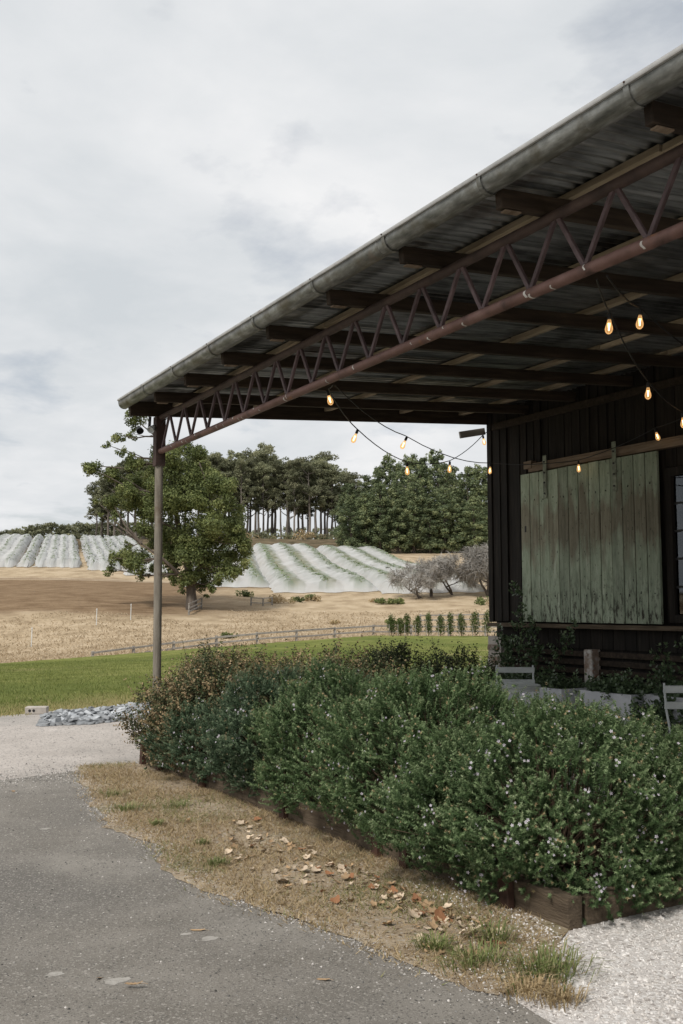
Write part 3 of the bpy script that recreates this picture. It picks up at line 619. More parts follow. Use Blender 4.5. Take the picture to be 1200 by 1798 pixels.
ob('ledger', cbox('ledger', (0.045, 14, 0.085), M['dark_wood'], 0.004), barn, BL((8.02, 3.1, 3.935)))
ob('eave_board', cbox('eave_board', (0.42, 0.03, 0.09), M['fence'], 0.004), barn, BL((7.93, 10.42, 3.90)), (0, R(-12), 0))
# sliding door
door = empty('sliding_door', (0, 0, 0), 0, barn)
ND = 13; DY0, DY1 = 9.49, 7.305; pw = (DY0-DY1)/ND
for k in range(ND):
    h = 1.80+rng.uniform(-.006, .006); wq = pw-(0.008 if k != ND-2 else 0.014)
    me = cbox('plank', (0.034, wq, h), M['door'], 0.003, 0.0012, rng)
    ob('plank', me, door, BL((7.968+rng.uniform(-.003, .003), DY0-pw*(k+0.5), 1.437+0.90)), (rng.uniform(-.0012, .0012), 0, 0))
for k in range(ND):
    for zn in (1.75, 2.9):
        yn = DY0-pw*(k+0.5)+rng.uniform(-.03, .03); bmesh_(MB().tube([(7.956, yn, zn+rng.uniform(-.03, .03)), (7.946, yn, zn)], 0.0055, 6), 'nail', M['black'], door)
ob('brace', cbox('brace', (0.03, 2.1, 0.14), M['door'], 0.003), door, BL((8.002, 8.4, 2.9)))
ob('brace', cbox('brace', (0.03, 2.1, 0.14), M['door'], 0.003), door, BL((8.002, 8.4, 1.75)))
ob('handle_slot', cbox('handle_slot', (0.008, 0.028, 0.075), M['black'], 0.002), door, BL((7.949, 9.405, 2.56)))
for yy, za, zb in ((9.03, 2.90, 3.42), (7.90, 2.87, 3.42)):
    hz = cbox('hanger', (0.012, 0.062, zb-za), M['iron'], 0.004)
    h_ = ob('hanger', hz, door, BL((7.942, yy, (za+zb)/2)))
    for q in (0.06, 0.19, 0.31, 0.44):
        bmesh_(MB().tube([(7.938, yy, za+q), (7.926, yy, za+q)], 0.011, 8), 'bolt', M['black'], door)
bmesh_(MB().box((7.972, 4.6, 3.255), (8.045, 9.36, 3.335)), 'door_rail', M['rail_wood'])
bmesh_(MB().box((7.955, 4.6, 3.336), (8.045, 9.27, 3.352)), 'rail_cap', M['rail_wood'])
bmesh_(MB().box((7.965, 9.30, 3.30), (8.045, 9.44, 3.392)), 'rail_block', M['rail_wood'])
bmesh_(MB().box((7.90, 4.6, 1.372), (8.08, 10.12, 1.418)), 'sill_board', M['sleeper'])
# window beside the door
win = empty('window', (0, 0, 0), 0, barn)
mb = MB().box((8.02, 7.19, 1.45), (8.084, 7.275, 3.05)).box((8.02, 5.9, 1.45), (8.084, 5.98, 3.05)).box((8.02, 5.98, 2.965), (8.084, 7.19, 3.05)).box((8.02, 5.98, 1.45), (8.084, 7.19, 1.53))
bmesh_(mb, 'frame', M['wall_wood'], win)
for k in range(3):
    ya, yb_ = 7.19-0.4033*k, 7.19-0.4033*(k+1)
    for j in range(5):
        za, zb = 1.53+0.287*j, 1.53+0.287*(j+1)
        bmesh_(MB().box((8.058, yb_+0.012, za+0.012), (8.063, ya-0.012, zb-0.012)), 'pane', M['glass'], win)
    if k: bmesh_(MB().box((8.045, ya-0.012, 1.53), (8.075, ya+0.012, 2.965)), 'mullion', M['black'], win)
for j in range(1, 5):
    z = 1.53+0.287*j; bmesh_(MB().box((8.047, 5.98, z-0.011), (8.073, 7.19, z+0.011)), 'glazing_bar', M['black'], win)
# skirting below the sill: upright boards, then open slats
skirt = empty('skirting', (0, 0, 0), 0, barn)
yb = 9.86
while yb > 4.8:
    w = rng.uniform(.16, .2)
    ob('skirt_board', cbox('skirt_board', (0.02, w-0.006, 0.225), M['wall_wood'], 0.002), skirt, BL((8.065, yb-w/2, 1.255))); yb -= w
for j in range(8):
    z = 0.40+0.098*j
    for (ya, yb_) in ((9.86, 8.44), (8.30, 6.55), (6.52, 4.8)):
        ob('slat', cbox('slat', (0.022, ya-yb_, 0.062), M['dark_wood'], 0.003), skirt, BL((8.045+rng.uniform(-.006, .006), (ya+yb_)/2, z)), (rng.uniform(-.006, .006), 0, 0))
ob('stump', cbox('stump', (0.14, 0.13, 1.14), M['brick'], 0.01), barn, BL((8.0, 8.37, 0.57)))
# brick pier under the corner
pier = empty('brick_pier', (0, 0, 0), 0, barn)
bmA = [cbox('brick', (0.105, 0.215, 0.07), M['brick'], 0.006, 0.004, rng) for _ in range(3)]
for j in range(16):
    for q in range(3):
        if j % 2 == 0: p, r_ = (7.98+0.115*q, 10.05, 0.04+0.0765*j), 0
        else: p, r_ = (8.095, 9.935+0.115*q, 0.04+0.0765*j), math.pi/2
        ob('brick', rng.choice(bmA), pier, BL((p[0]+rng.uniform(-.004, .004), p[1]+rng.uniform(-.004, .004), p[2])), (0, 0, r_+rng.uniform(-.03, .03)))
bmesh_(MB().box((7.95, 9.92, 0), (8.23, 10.17, 1.25)), 'mortar', M['conc'], pier)

# ---------------------------------------------------------------- planting bed
bed = tag(empty('garden_bed', (3.5, 3.9, 0)), 'long raised planting bed edged with weathered sleepers and rusty steel stakes', 'garden bed')
GP = Vector((3.5, 3.9, 0))
def GL(p): return (p[0]-GP.x, p[1]-GP.y, p[2]-GP.z)
for a, b in ((3.885, 5.28), (5.295, 6.9), (6.915, 8.5), (8.515, 10.06)):
    fx = 3.56-(a+b-7.8)/2*0.018
    me = cbox('sleeper', (0.10, b-a, 0.19), M['sleeper'], 0.008, 0.004, rng, 2)
    ob('sleeper', me, bed, GL((fx, (a+b)/2, 0.075)), (rng.uniform(-.004, .004), 0, 0.018))
ob('sleeper', cbox('sleeper', (1.75, 0.10, 0.17), M['sleeper'], 0.008, 0.004, rng, 2), bed, GL((4.52, 3.965, 0.06)), (0, 0, 0.02))
ob('sleeper', cbox('sleeper', (1.8, 0.10, 0.19), M['sleeper'], 0.008, 0.004, rng, 2), bed, GL((4.45, 10.10, 0.075)))
ob('sleeper', cbox('sleeper', (0.10, 6.2, 0.19), M['sleeper'], 0.008, 0.004, rng, 2), bed, GL((5.42, 7.0, 0.075)))
def channel(h, w=0.075, d=0.04, t=0.006):
    m_ = MB()
    m_.box((-d, -w/2, -0.1), (-d+t, w/2, h)).box((-d+t+0.001, -w/2, -0.1), (0, -w/2+t, h)).box((-d+t+0.001, w/2-t, -0.1), (0, w/2, h))
    return m_
for yy, h in ((10.03, 0.34), (9.55, 0.17), (8.47, 0.16), (6.90, 0.17), (5.60, 0.185), (5.28, 0.185), (4.32, 0.17)):
    fx = 3.505-(yy-3.9)*0.018
    m_ = channel(h); m_.build('steel_stake', M['rust'], bed, loc=GL((fx, yy, 0)), rot=(0, rng.uniform(-.05, .05), 0.018))
gx = np.linspace(3.6, 5.4, 20); gy = np.linspace(4.0, 10.05, 60); GX, GY = np.meshgrid(gx, gy)
npr = np.random.default_rng(3)
v = np.stack([GX-GP.x, GY-GP.y, 0.09+0.03*npr.random(GX.shape)], -1).reshape(-1, 3); i = np.arange(1200).reshape(60, 20)
f = np.stack([i[:-1, :-1], i[:-1, 1:], i[1:, 1:], i[1:, :-1]], -1).reshape(-1, 4)
ob('soil', mesh_np('soil', v, f, M['soil'], smooth=True), bed)

# ---------------------------------------------------------------- shrubs
def unit(a): return a/np.maximum(np.linalg.norm(a, axis=-1, keepdims=True), 1e-9)
def sprays(P, D, Ln, rg, levels, whorl, ll, lw, curl=0.2, spread=0.75, quad=False, stemw=0.0015, tintbase=None, tipbrown=0.0, grad=0.28):
    """leafy sprigs: base points P, directions D, lengths Ln -> verts, faces, tints"""
    n = len(P)
    up = np.array([0, 0, 1.0])
    a = unit(np.cross(D, up+1e-3)); b = np.cross(D, a)
    t = (np.arange(levels)+rg.random((n, levels))*0.6)/levels                      # n,L
    pos = P[:, None]+D[:, None]*(Ln[:, None]*t)[..., None]+up*(curl*Ln[:, None]*t**2)[..., None]
    dirn = unit(D[:, None]+up*(2*curl*t)[..., None])
    ph = rg.random((n, levels))*6.28
    ang = ph[..., None]+np.arange(whorl)*2*math.pi/whorl+rg.normal(0, .2, (n, levels, whorl))
    rad = np.cos(ang)[..., None]*a[:, None, None]+np.sin(ang)[..., None]*b[:, None, None]
    ld = unit(dirn[:, :, None]*(1-spread*0.55)+rad*spread+rg.normal(0, .12, rad.shape))
    L = (ll*(1.1-0.45*t)[..., None]*(0.75+0.5*rg.random(ang.shape)))[..., None]
    side = unit(np.cross(ld, rad+0.3*dirn[:, :, None]+1e-4))*(lw*0.5)*(0.8+0.4*rg.random(ang.shape))[..., None]
    base = np.broadcast_to(pos[:, :, None], ld.shape)
    if quad:
        mid = base+ld*L*0.45
        v = np.stack([base, mid-side, base+ld*L, mid+side], -2)
    else:
        v = np.stack([base-side, base+side, base+ld*L], -2)
    k = v.shape[-2]
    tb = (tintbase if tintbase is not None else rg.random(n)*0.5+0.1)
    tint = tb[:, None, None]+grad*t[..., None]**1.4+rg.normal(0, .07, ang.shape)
    if tipbrown:
        br = (rg.random(n) < tipbrown)[:, None, None] & (t[..., None] > 0.86)
        tint = np.where(br, 0.97+0.05*rg.random(ang.shape), np.minimum(tint, 0.93))
    tint = np.clip(tint, 0, 1)
    v = v.reshape(-1, 3); f = np.arange(len(v)).reshape(-1, k)
    return v, f, np.repeat(tint.ravel(), k), pos[:, -1]
def lump(d, seed, k=1.0):
    s = seed*1.7
    return 1+k*(0.10*np.sin(4.1*d[:, 0]+s)*np.sin(3.7*d[:, 1]+2*s)+0.07*np.sin(7.3*d[:, 2]+5.1*d[:, 0]+s)+0.06*np.sin(9.0*d[:, 1]-6*d[:, 0]+3*s))
def shrub_points(rg, n, c, r, zmin, seed, nper=5, inner=0.70):
    k = n//nper
    d = unit(rg.normal(0, 1, (k*3, 3))); d = d[d[:, 2] > -0.85][:k]; k = len(d)
    # fewer plumes at the very bottom
    u = inner+(1.0-inner)*rg.random(k)**0.6
    P = c+d*r*(u*lump(d, seed))[:, None]
    ok = P[:, 2] > zmin; P = P[ok]; d = d[ok]
    D = unit(d*np.array([0.9, 0.9, 0.6])+np.array([0, 0, 0.55])+rg.normal(0, .22, d.shape))
    P = np.repeat(P, nper, 0); D = np.repeat(D, nper, 0); dd = np.repeat(d, nper, 0)
    P = P+rg.normal(0, .035, P.shape); D = unit(D+rg.normal(0, .38, D.shape))
    return P, D, dd
def rosemary(label, c, r, n, seed, m, flowers, lean=0.0, ll=0.0195, lw=0.0068, levels=12, shoots=26, zmin=0.12):
    root = tag(empty('shrub', (c[0], c[1], 0.1)), label, 'shrub', 'flowering shrubs massed in the sleeper bed'); rg = np.random.default_rng(seed)
    C = np.array(c, float); O = np.array([c[0], c[1], 0.1])
    P, D, dd = shrub_points(rg, n, C, np.array(r), zmin, seed, 6, 0.72)
    Ln = 0.075+0.075*rg.random(len(P))
    # some long shoots break the outline
    ks = rg.integers(0, len(P), shoots); Ln[ks] *= 1.8
    plume = np.repeat(rg.random(len(P)//6+1), 6)[:len(P)]*0.16
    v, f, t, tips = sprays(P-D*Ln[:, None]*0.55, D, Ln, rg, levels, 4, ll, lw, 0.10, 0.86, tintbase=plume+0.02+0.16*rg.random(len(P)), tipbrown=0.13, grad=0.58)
    ob('foliage', mesh_np('foliage', v-O, f, m, t), root)
    # woody stems from the base to the plumes
    mbv = []; mbf = []; idx = rg.choice(len(P), min(260, len(P)), False)
    for q in idx:
        a = np.array([C[0]+rg.normal(0, .08), C[1]+rg.normal(0, .08), 0.1]); b = P[q]; mid = (a+b)/2+np.array([0, 0, -0.05])+rg.normal(0, .04, 3)
        for (s0, s1, r0, r1) in ((a, mid, .008, .005), (mid, b, .005, .002)):
            d = s1-s0; u_ = unit(np.cross(d, [0.3, 0.2, 1])); w_ = unit(np.cross(d, u_)); base = len(mbv)
            for (p, rr) in ((s0, r0), (s1, r1)):
                for an in (0, 2.1, 4.2): mbv.append(p+(u_*math.cos(an)+w_*math.sin(an))*rr-O)
            for j in range(3): mbf.append((base+j, base+(j+1) % 3, base+3+(j+1) % 3, base+3+j))
    ob('stems', mesh_np('stems', np.array(mbv), np.array(mbf), M['stem']), root)
    # small four-lobed flowers near the tips
    if flowers:
        q = np.repeat(rg.choice(len(tips), flowers//3, False), 3); flowers = len(q); out = dd[q]
        fp = tips[q]-O+D[q]*0.0+rg.normal(0, .022, (flowers, 3)); nrm = unit(out+np.array([-0.4, -0.4, .3])+rg.normal(0, .5, out.shape))
        u_ = unit(np.cross(nrm, [0.1, 0.2, 1])); w_ = np.cross(nrm, u_)
        vv = []; rot = rg.random(flowers)*6.28; sz = 0.0065+0.004*rg.random(flowers)
        for j in range(5):
            an = rot+j*1.257
            pt = lambda q_, rr: fp+(u_*np.cos(an+q_)[:, None]+w_*np.sin(an+q_)[:, None])*(sz*rr)[:, None]
            vv += [fp, pt(-0.38, .75), pt(0.0, 1.0)+nrm*0.002, pt(0.38, .75)]
        vv = np.stack(vv, 1).reshape(-1, 3)
        fl = ob('flowers', mesh_np('flowers', vv, np.arange(len(vv)).reshape(-1, 4), M['petal'], np.repeat(rg.random(flowers), 20)), root); fl['kind'] = 'stuff'
    return root
rosemary('large bright green flowering shrub at the near end of the sleeper bed', (4.16, 4.62, 0.43), (1.06, 1.00, 0.55), 9400, 11, M['rosemary'], 1000, zmin=0.06)
rosemary('bright green flowering shrub second from the near end of the sleeper bed', (4.08, 5.74, 0.54), (0.94, 0.80, 0.56), 5600, 12, M['rosemary'], 420)
rosemary('mid green feathery shrub in the middle of the sleeper bed', (4.06, 6.76, 0.55), (0.92, 0.80, 0.56), 4800, 13, M['rosemary'], 260)
rosemary('blue-green shrub left of the middle of the sleeper bed', (4.00, 7.77, 0.52), (0.90, 0.80, 0.54), 4400, 14, M['rosemary_blue'], 240)
rosemary('dark green white-flowered shrub low in front of the brown-leaved one', (3.92, 8.72, 0.38), (0.80, 0.78, 0.45), 3300, 15, M['rosemary_blue'], 240, zmin=0.07)
def abelia(label, c, r, n, seed, group, ll=0.03, lw=0.02, levels=8, shoots=0.12, base=0.0, tb=(0.1, 0.75)):
    root = tag(empty('shrub', (c[0], c[1], base)), label, 'shrub', group); rg = np.random.default_rng(seed)
    C = np.array(c, float); O = np.array([c[0], c[1], base])
    P, D, dd = shrub_points(rg, n, C, np.array(r), base+0.05, seed, 4, 0.6)
    Ln = 0.14+0.14*rg.random(len(P)); s_ = rg.random(len(P)) < shoots; Ln[s_] *= 1.9; D[s_] = unit(D[s_]+np.array([0, 0, 1.2]))
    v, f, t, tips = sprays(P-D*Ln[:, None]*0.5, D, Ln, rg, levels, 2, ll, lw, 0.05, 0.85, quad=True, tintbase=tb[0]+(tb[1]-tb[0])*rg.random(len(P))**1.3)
    ob('foliage', mesh_np('foliage', v-O, f, M['abelia'], t), root)
    mb = MB()
    for q in rg.choice(len(P), min(120, len(P)), False):
        a = np.array([C[0]+rg.normal(0, .1), C[1]+rg.normal(0, .1), base]); b = P[q]+D[q]*Ln[q]*0.5; md = a*.5+P[q]*.5
        mb.tube([a-O, md-O, P[q]-O, b-O], [.008, .005, .003, .001], 3, False)
    mb.build('stems', M['stem'], root); return root
abelia('bushy shrub with brown-tinged leaves at the far end of the bed', (4.15, 9.28, 0.56), (0.92, 0.88, 0.62), 3300, 21, 'brown-tinged shrubs', tb=(0.12, 0.80))
abelia('brown-leaved shrub spilling over the far front corner of the bed', (3.72, 9.45, 0.42), (0.62, 0.66, 0.48), 1600, 22, 'brown-tinged shrubs', tb=(0.10, 0.78))
abelia('brown-tipped shrub poking up behind the blue-green one', (4.50, 8.05, 0.62), (0.74, 0.8, 0.57), 1500, 23, 'brown-tinged shrubs', tb=(0.12, 0.8))
abelia('dark leafy shrub in the courtyard nearest the barn corner', (7.15, 9.75, 0.52), (0.62, 0.55, 0.60), 1500, 24, 'dark courtyard shrubs', base=0.0, tb=(0.0, 0.4))
abelia('dark leafy shrub in the middle of the three behind the hedge', (6.25, 9.85, 0.52), (0.60, 0.55, 0.62), 1500, 25, 'dark courtyard shrubs', base=0.0, tb=(0.0, 0.42))
abelia('dark leafy shrub behind the hedge farthest from the barn', (5.55, 9.9, 0.45), (0.5, 0.5, 0.50), 1000, 26, 'dark courtyard shrubs', base=0.0, tb=(0.0, 0.5))

# ---------------------------------------------------------------- planters, furniture, climbers on the barn side
def planter(label, ya, yb, xa, xb, h, z=0.33):
    root = tag(empty('planter', ((xa+xb)/2, (ya+yb)/2, z)), label, 'planter', 'white planters along the barn wall'); w, d = xb-xa, yb-ya; t = 0.035
    mb = MB().box((-w/2, -d/2, 0), (-w/2+t, d/2, h)).box((w/2-t, -d/2, 0), (w/2, d/2, h)).box((-w/2+t, -d/2, 0), (w/2-t, -d/2+t, h)).box((-w/2+t, d/2-t, 0), (w/2-t, d/2, h))
    mb.build('box', M['planter'], root); MB().box((-w/2+t, -d/2+t, 0.02), (w/2-t, d/2-t, h-0.06)).build('soil', M['soil'], root)
planter('white rectangular planter behind the slatted chair by the barn', 8.05, 9.45, 7.25, 7.75, 0.42)
planter('white planter below the wooden stump under the sliding door', 7.02, 7.72, 7.2, 7.7, 0.44)
planter('white planter at the right edge behind the folding chair', 5.4, 6.86, 7.2, 7.7, 0.46)
def bistro_chair(label, loc, rz):
    root = tag(empty('chair', loc, rz), label, 'chair', 'pale grey folding bistro chairs'); m = M['chair']
    # faces local +y; back at -y
    for z_ in (0.81, 0.68):
        me = cbox('back_slat', (0.42, 0.014, 0.062), m, 0.004); ob('back_slat', me, root, (0, -0.19-(z_-0.45)*0.18, z_), (R(-10), 0, 0))
    for k in range(6): ob('seat_slat', cbox('seat_slat', (0.40, 0.045, 0.014), m, 0.003), root, (0, -0.16+0.062*k, 0.45))
    for sx in (-1, 1):
        x = sx*0.195
        MB().tube([(x, -0.275, 0.86), (x, -0.235, 0.64), (x, -0.14, 0.46), (x, 0.02, 0.25), (x, 0.18, 0.0)], 0.010, 6).build('leg', m, root, smooth=True)
        MB().tube([(x*0.93, 0.19, 0.445), (x*0.93, 0.04, 0.25), (x*0.93, -0.20, 0.0)], 0.010, 6).build('leg', m, root, smooth=True)
        MB().tube([(x, -0.16, 0.44), (x, 0.2, 0.44)], 0.008, 6).build('seat_rail', m, root)
    MB().tube([(-.19, 0.12, 0.12), (.19, 0.12, 0.12)], 0.008, 6).build('stretcher', m, root)
    MB().tube([(-.18, -0.12, 0.11), (.18, -0.12, 0.11)], 0.008, 6).build('stretcher', m, root)
    return root
bistro_chair('pale folding chair beside the round table near the barn corner', (6.93, 8.38, 0.12), R(145))
bistro_chair('pale folding chair cut by the right edge of the view', (6.52, 5.62, 0.12), R(150))
def bistro_table(label, loc, r=0.3):
    root = tag(empty('table', loc), label, 'table', 'round bistro tables')
    MB().lathe([(r-0.01, 0.695), (r, 0.70), (r, 0.716), (r-0.008, 0.722)], 28).build('table_top', M['chair'], root, smooth=True, auto=30)
    MB().lathe([(r-0.015, 0.665), (r-0.012, 0.6945)], 28).build('rim', M['chair'], root)
    for k in range(3):
        a = k*2.094+0.4; MB().tube([(0.16*math.cos(a), 0.16*math.sin(a), 0.69), (0.02*math.cos(a), 0.02*math.sin(a), 0.36), (0.24*math.cos(a), 0.24*math.sin(a), 0.0)], 0.010, 6).build('leg', M['chair'], root)
    return root
bistro_table('pale round bistro table in front of the slatted chair', (6.55, 8.02, 0.11), 0.30)
bistro_table('pale bistro table mostly hidden behind the hedge top', (5.85, 9.05, 0.12), 0.26)
tag(MB().box((5.44, 4.2, 0.0), (7.11, 9.9, 0.115)).build('courtyard', M['white_gravel']), 'pale gravel courtyard under the verandah', 'courtyard', kind='structure')
def mound(label, x, y, z, lx, ly, h, seed):
    root = tag(empty('planter_plant', (x, y, z)), label, 'plant', 'low plants in the white planters'); r2 = np.random.default_rng(seed); n = 260
    P = np.stack([r2.uniform(-lx, lx, n), r2.uniform(-ly, ly, n), r2.random(n)*.03], -1); D = unit(r2.normal(0, .5, (n, 3))+np.array([-.15, 0, .9]))
    v, f, t, _ = sprays(P, D, h*(.5+.9*r2.random(n)), r2, 7, 2, .05, .03, 0.0, .85, quad=True); ob('leaves', mesh_np('leaves', v, f, M['darkleaf'], t), root)
mound('low dark foliage filling the planter behind the slatted chair', 7.5, 8.75, .68, .20, .62, .16, 81)
mound('low dark foliage filling the planter below the stump', 7.45, 7.37, .70, .20, .30, .18, 82)
mound('low dark foliage filling the planter at the right edge', 7.45, 6.13, .72, .20, .66, .18, 83)
def climber(label, loc, stems, leaves, seed, spread, ll=0.05):
    root = tag(empty('climber', loc), label, 'climbing plant', 'climbers along the barn wall'); rg = np.random.default_rng(seed); r_ = random.Random(seed)
    mb = MB(); pts = []; dirs = []
    for (dy, h, lean) in stems:
        p = Vector((0, dy*0.3, 0.02)); path = [p.copy()]; q = p.copy(); n = 8
        for k in range(n):
            q = q+Vector((r_.uniform(-.03, .03), (dy*0.7+lean)/n+r_.uniform(-.05, .05), h/n)); q.x = max(-0.22, min(0.02, q.x)); path.append(q.copy())
        mb.tube(path, [0.008*(1-0.1*k) for k in range(len(path))], 4, False)
        for k in range(1, len(path)):
            for _ in range(leaves//len(path)):
                t = r_.random(); b = path[k-1].lerp(path[k], t); dd = rg.normal(0, 1, 3); dd[0] = -abs(dd[0])*0.7; dd = dd/np.linalg.norm(dd)
                taper = spread*(1.15-0.75*k/len(path)); pts.append(np.array(b)+dd*abs(rg.normal(0, taper*0.55))); dirs.append(dd)
    mb.build('stems', M['stem'], root)
    P = np.array(pts); D = unit(np.array(dirs)+np.array([-.2, 0, .2])); D[:, 0] = -abs(D[:, 0])
    v, f, t, _ = sprays(P, D, np.full(len(P), 0.10), rg, 3, 2, ll, ll*0.6, 0.0, 0.8, quad=True)
    ob('leaves', mesh_np('leaves', v, f, M['darkleaf'], t), root); return root
climber('dark climber scrambling up beside the left edge of the green door', (7.86, 9.35, 0.33), [(0.0, 1.55, -0.02), (-0.15, 1.15, -0.1), (0.3, 0.95, 0.05), (0.05, 0.85, -0.4), (-0.3, 1.05, -0.6), (0.15, 0.9, 0.1)], 85, 31, 0.19)
climber('dark leafy climber around the pale stump below the door', (7.80, 8.25, 0.33), [(0.0, 0.45, 0.1), (0.3, 0.4, 0.2), (-0.2, 0.45, -0.1), (-0.4, 0.55, -0.2)], 75, 32, 0.20)
climber('dark climber spilling from the white planter at right', (7.45, 6.72, 0.66), [(0.0, 0.50, 0.1), (-0.3, 0.45, -0.1), (-0.1, 0.1, 0.4), (-0.25, 0.62, 0.0)], 60, 33, 0.16)
climber('low dark foliage hanging over the front of the right planter', (7.14, 6.55, 0.45), [(0.0, 0.28, 0.05), (-0.25, 0.22, -0.15), (0.1, 0.25, 0.1)], 75, 34, 0.15)

# ---------------------------------------------------------------- festoon lights
def catenary(a, b, sag, n=12):
    a, b = Vector(a), Vector(b); return [a.lerp(b, k/n)-Vector((0, 0, sag*4*(k/n)*(1-k/n))) for k in range(n+1)]
bulb_prof = [(0.012, 0.0), (0.014, -0.012), (0.020, -0.035), (0.029, -0.062), (0.031, -0.078), (0.026, -0.096), (0.014, -0.108), (0.003, -0.112)]
sock = MB().lathe([(0.010, 0.046), (0.016, 0.040), (0.017, 0.004), (0.014, -0.004)], 10).mesh('socket', M['black'], True)
glass = MB().lathe(bulb_prof, 14).mesh('glass', M['bulb'], True, 60)
fm = MB()
for k in range(5):
    a = k*1.2566; fm.tube([(0.009*math.cos(a), 0.009*math.sin(a), -0.030), (0.004*math.cos(a+.6), 0.004*math.sin(a+.6), -0.085)], 0.0019, 4)
fil = fm.mesh('filament', M['filament'])
def festoon(label, path, bulbs):
    root = tag(empty('string_light', path[0]), label, 'string lights', 'festoon strings under the verandah'); O = Vector(path[0]); pts = []
    for a, b in zip(path, path[1:]):
        seg = catenary(a, b, (Vector(b)-Vector(a)).length*0.025, 6); pts += seg if not pts else seg[1:]
    mb = MB().tube([p-O for p in pts], 0.005, 6); mb.build('cable', M['black'], root, smooth=True)
    for p, (rx_, ry_) in bulbs:
        bo = empty('bulb', Vector(p)-O-Vector((0, 0, 0.045)), 0, root); bo.rotation_euler = (R(rx_), R(ry_), 0); bo.scale = (.76, .76, .82)
        ob('socket', sock, bo); ob('glass', glass, bo); ob('filament', fil, bo)
def px_on(px, py, X):
    """the point of the plane x = X seen in photo pixel (px, py)"""
    F_ = 1748.0; d = Vector(((px-600)/F_, (899-py)/F_, -1.0)); d = Matrix.Rotation(-YAW, 3, 'Z') @ (Matrix.Rotation(math.pi/2+PITCH, 3, 'X') @ d)
    return Vector((0, 0, EYE)) + d*(X/d.x)
def bp(px, py, X): return px_on(px, py, X)
B1 = [bp(577, 683, 3.66), bp(626, 752, 4.4), bp(715, 811, 5.6), bp(790, 809, 6.6), bp(849, 763, 7.6)]
festoon('festoon string sagging lowest across the open end of the verandah', [bp(585, 676, 3.60)]+B1+[bp(868, 745, 7.97)], [(p, a) for p, a in zip(B1, ((25, -35), (10, 20), (0, -3), (2, 2), (12, -22)))])
B2 = [bp(712, 765, 5.2), bp(861, 813, 7.55), bp(1016, 808, 7.82), bp(1152, 751, 7.82)]
festoon('festoon string running from the truss to the barn corner and along the rail', [bp(588, 676, 3.60)]+B2+[bp(1240, 715, 7.85)], [(p, a) for p, a in zip(B2, ((12, 22), (0, 6), (3, -5), (-10, -12)))])
B3 = [bp(1070, 547, 4.2), bp(1138, 669, 5.5), bp(1199, 723, 6.5)]
festoon('festoon string dropping steeply from the truss at right', [bp(1048, 490, 3.60)]+B3+[bp(1290, 790, 7.9)], [(p, a) for p, a in zip(B3, ((2, 4), (3, 0), (2, -6)))])
B4 = [bp(1124, 540, 4.55), bp(1260, 640, 5.9)]
festoon('upper festoon string at right with one lit bulb', [bp(1066, 484, 3.60)]+B4+[bp(1400, 720, 7.9)], [(p, a) for p, a in zip(B4, ((2, 4), (0, 0)))])
# flood lights on the post head
fl = tag(empty('flood_light', (3.46, 10.24, 3.56)), 'pair of small flood lights bracketed to the far verandah post', 'flood light')
MB().tube([(0, 0, 0.10), (0, 0.02, -0.02)], 0.016, 8).build('bracket', M['black'], fl)
for (dx, dy, rz, m_) in ((-0.10, 0.05, 0.5, M['black']), (0.0, -0.07, -0.4, M['chair'])):
    h = MB().lathe([(0.022, 0.07), (0.03, 0.05), (0.045, 0.0), (0.055, -0.05), (0.05, -0.052), (0.035, -0.01)], 12).build('lamp_head', m_, fl, smooth=True, loc=(dx, dy, -0.04), rot=(R(50), 0, rz+2.6), scale=(.75, .75, .75))
MB().tube([(0, 0.01, 0.0), (0.05, -0.06, -0.06), (0.10, -0.12, 0.02), (0.12, -0.2, 0.06)], 0.005, 5).build('cable', M['black'], fl)

# ---------------------------------------------------------------- paddock fences
def fence(label, pts, h, rails, name='fence', rw=0.11):
    root = tag(empty(name, pts[0]), label, 'fence'); O = pts[0]
    for i, p in enumerate(pts):
        ob('post', cbox('post', (0.15, 0.12, h+0.3), M['fence'], 0.01), root, p-O+Vector((0, 0, (h-0.3)/2)), (rng.uniform(-.03, .03), rng.uniform(-.03, .03), -YAW))
    for a, b in zip(pts, pts[1:]):
        for z in rails:
            d = b-a; me = cbox('rail', (0.05, d.length+0.06, rw), M['fence'], 0.008)
            ob('rail', me, root, (a+b)/2-O+Vector((-0.1*SA, -0.1*CA, z+rng.uniform(-.03, .03))), d.to_track_quat('Y', 'Z').to_euler())
fp_ = []
for px in (165, 236, 306, 381, 452, 521, 588, 656, 722, 788, 852, 915):
    vd = 60.0
    for _ in range(8): vd = float(LAWN_FAR((px-600)/1757*vd))+1.6
    fp_.append(AT(px, vd, -max(0.0, (400-px))/235*0.42))
fence('weathered grey post and rail fence along the far edge of the lawn', fp_, 0.66, (0.56, 0.22))
fence('second grey rail fence behind the row of saplings', [AT(px, 82) for px in (738, 772, 806, 840, 874, 908)], 0.9, (0.78, 0.40))
fence('small pale timber hurdle beside the big tree trunk', [AT(332, 91), AT(354, 96)], 1.0, (0.9, 0.55, 0.22), 'hurdle', 0.12)
fence('low grey rail gate standing in the dry paddock', [AT(441, 100), AT(462, 100), AT(478, 101)], 0.75, (0.68, 0.2), 'gate', 0.09)
for k, (px, vd) in enumerate(((57, 72), (170, 84), (230, 87))):
    b = AT(px, vd); tag(MB().tube([(0, 0, -0.2), (0.02, 0, 1.35)], 0.035, 6).box((-0.05, -0.05, 1.2), (0.05, 0.05, 1.24)).build('picket', M['white_paint'], loc=b), ('leftmost', 'tallest, middle', 'rightmost')[k]+' of three thin white pickets in the dry grass', 'picket', 'white pickets in the paddock')

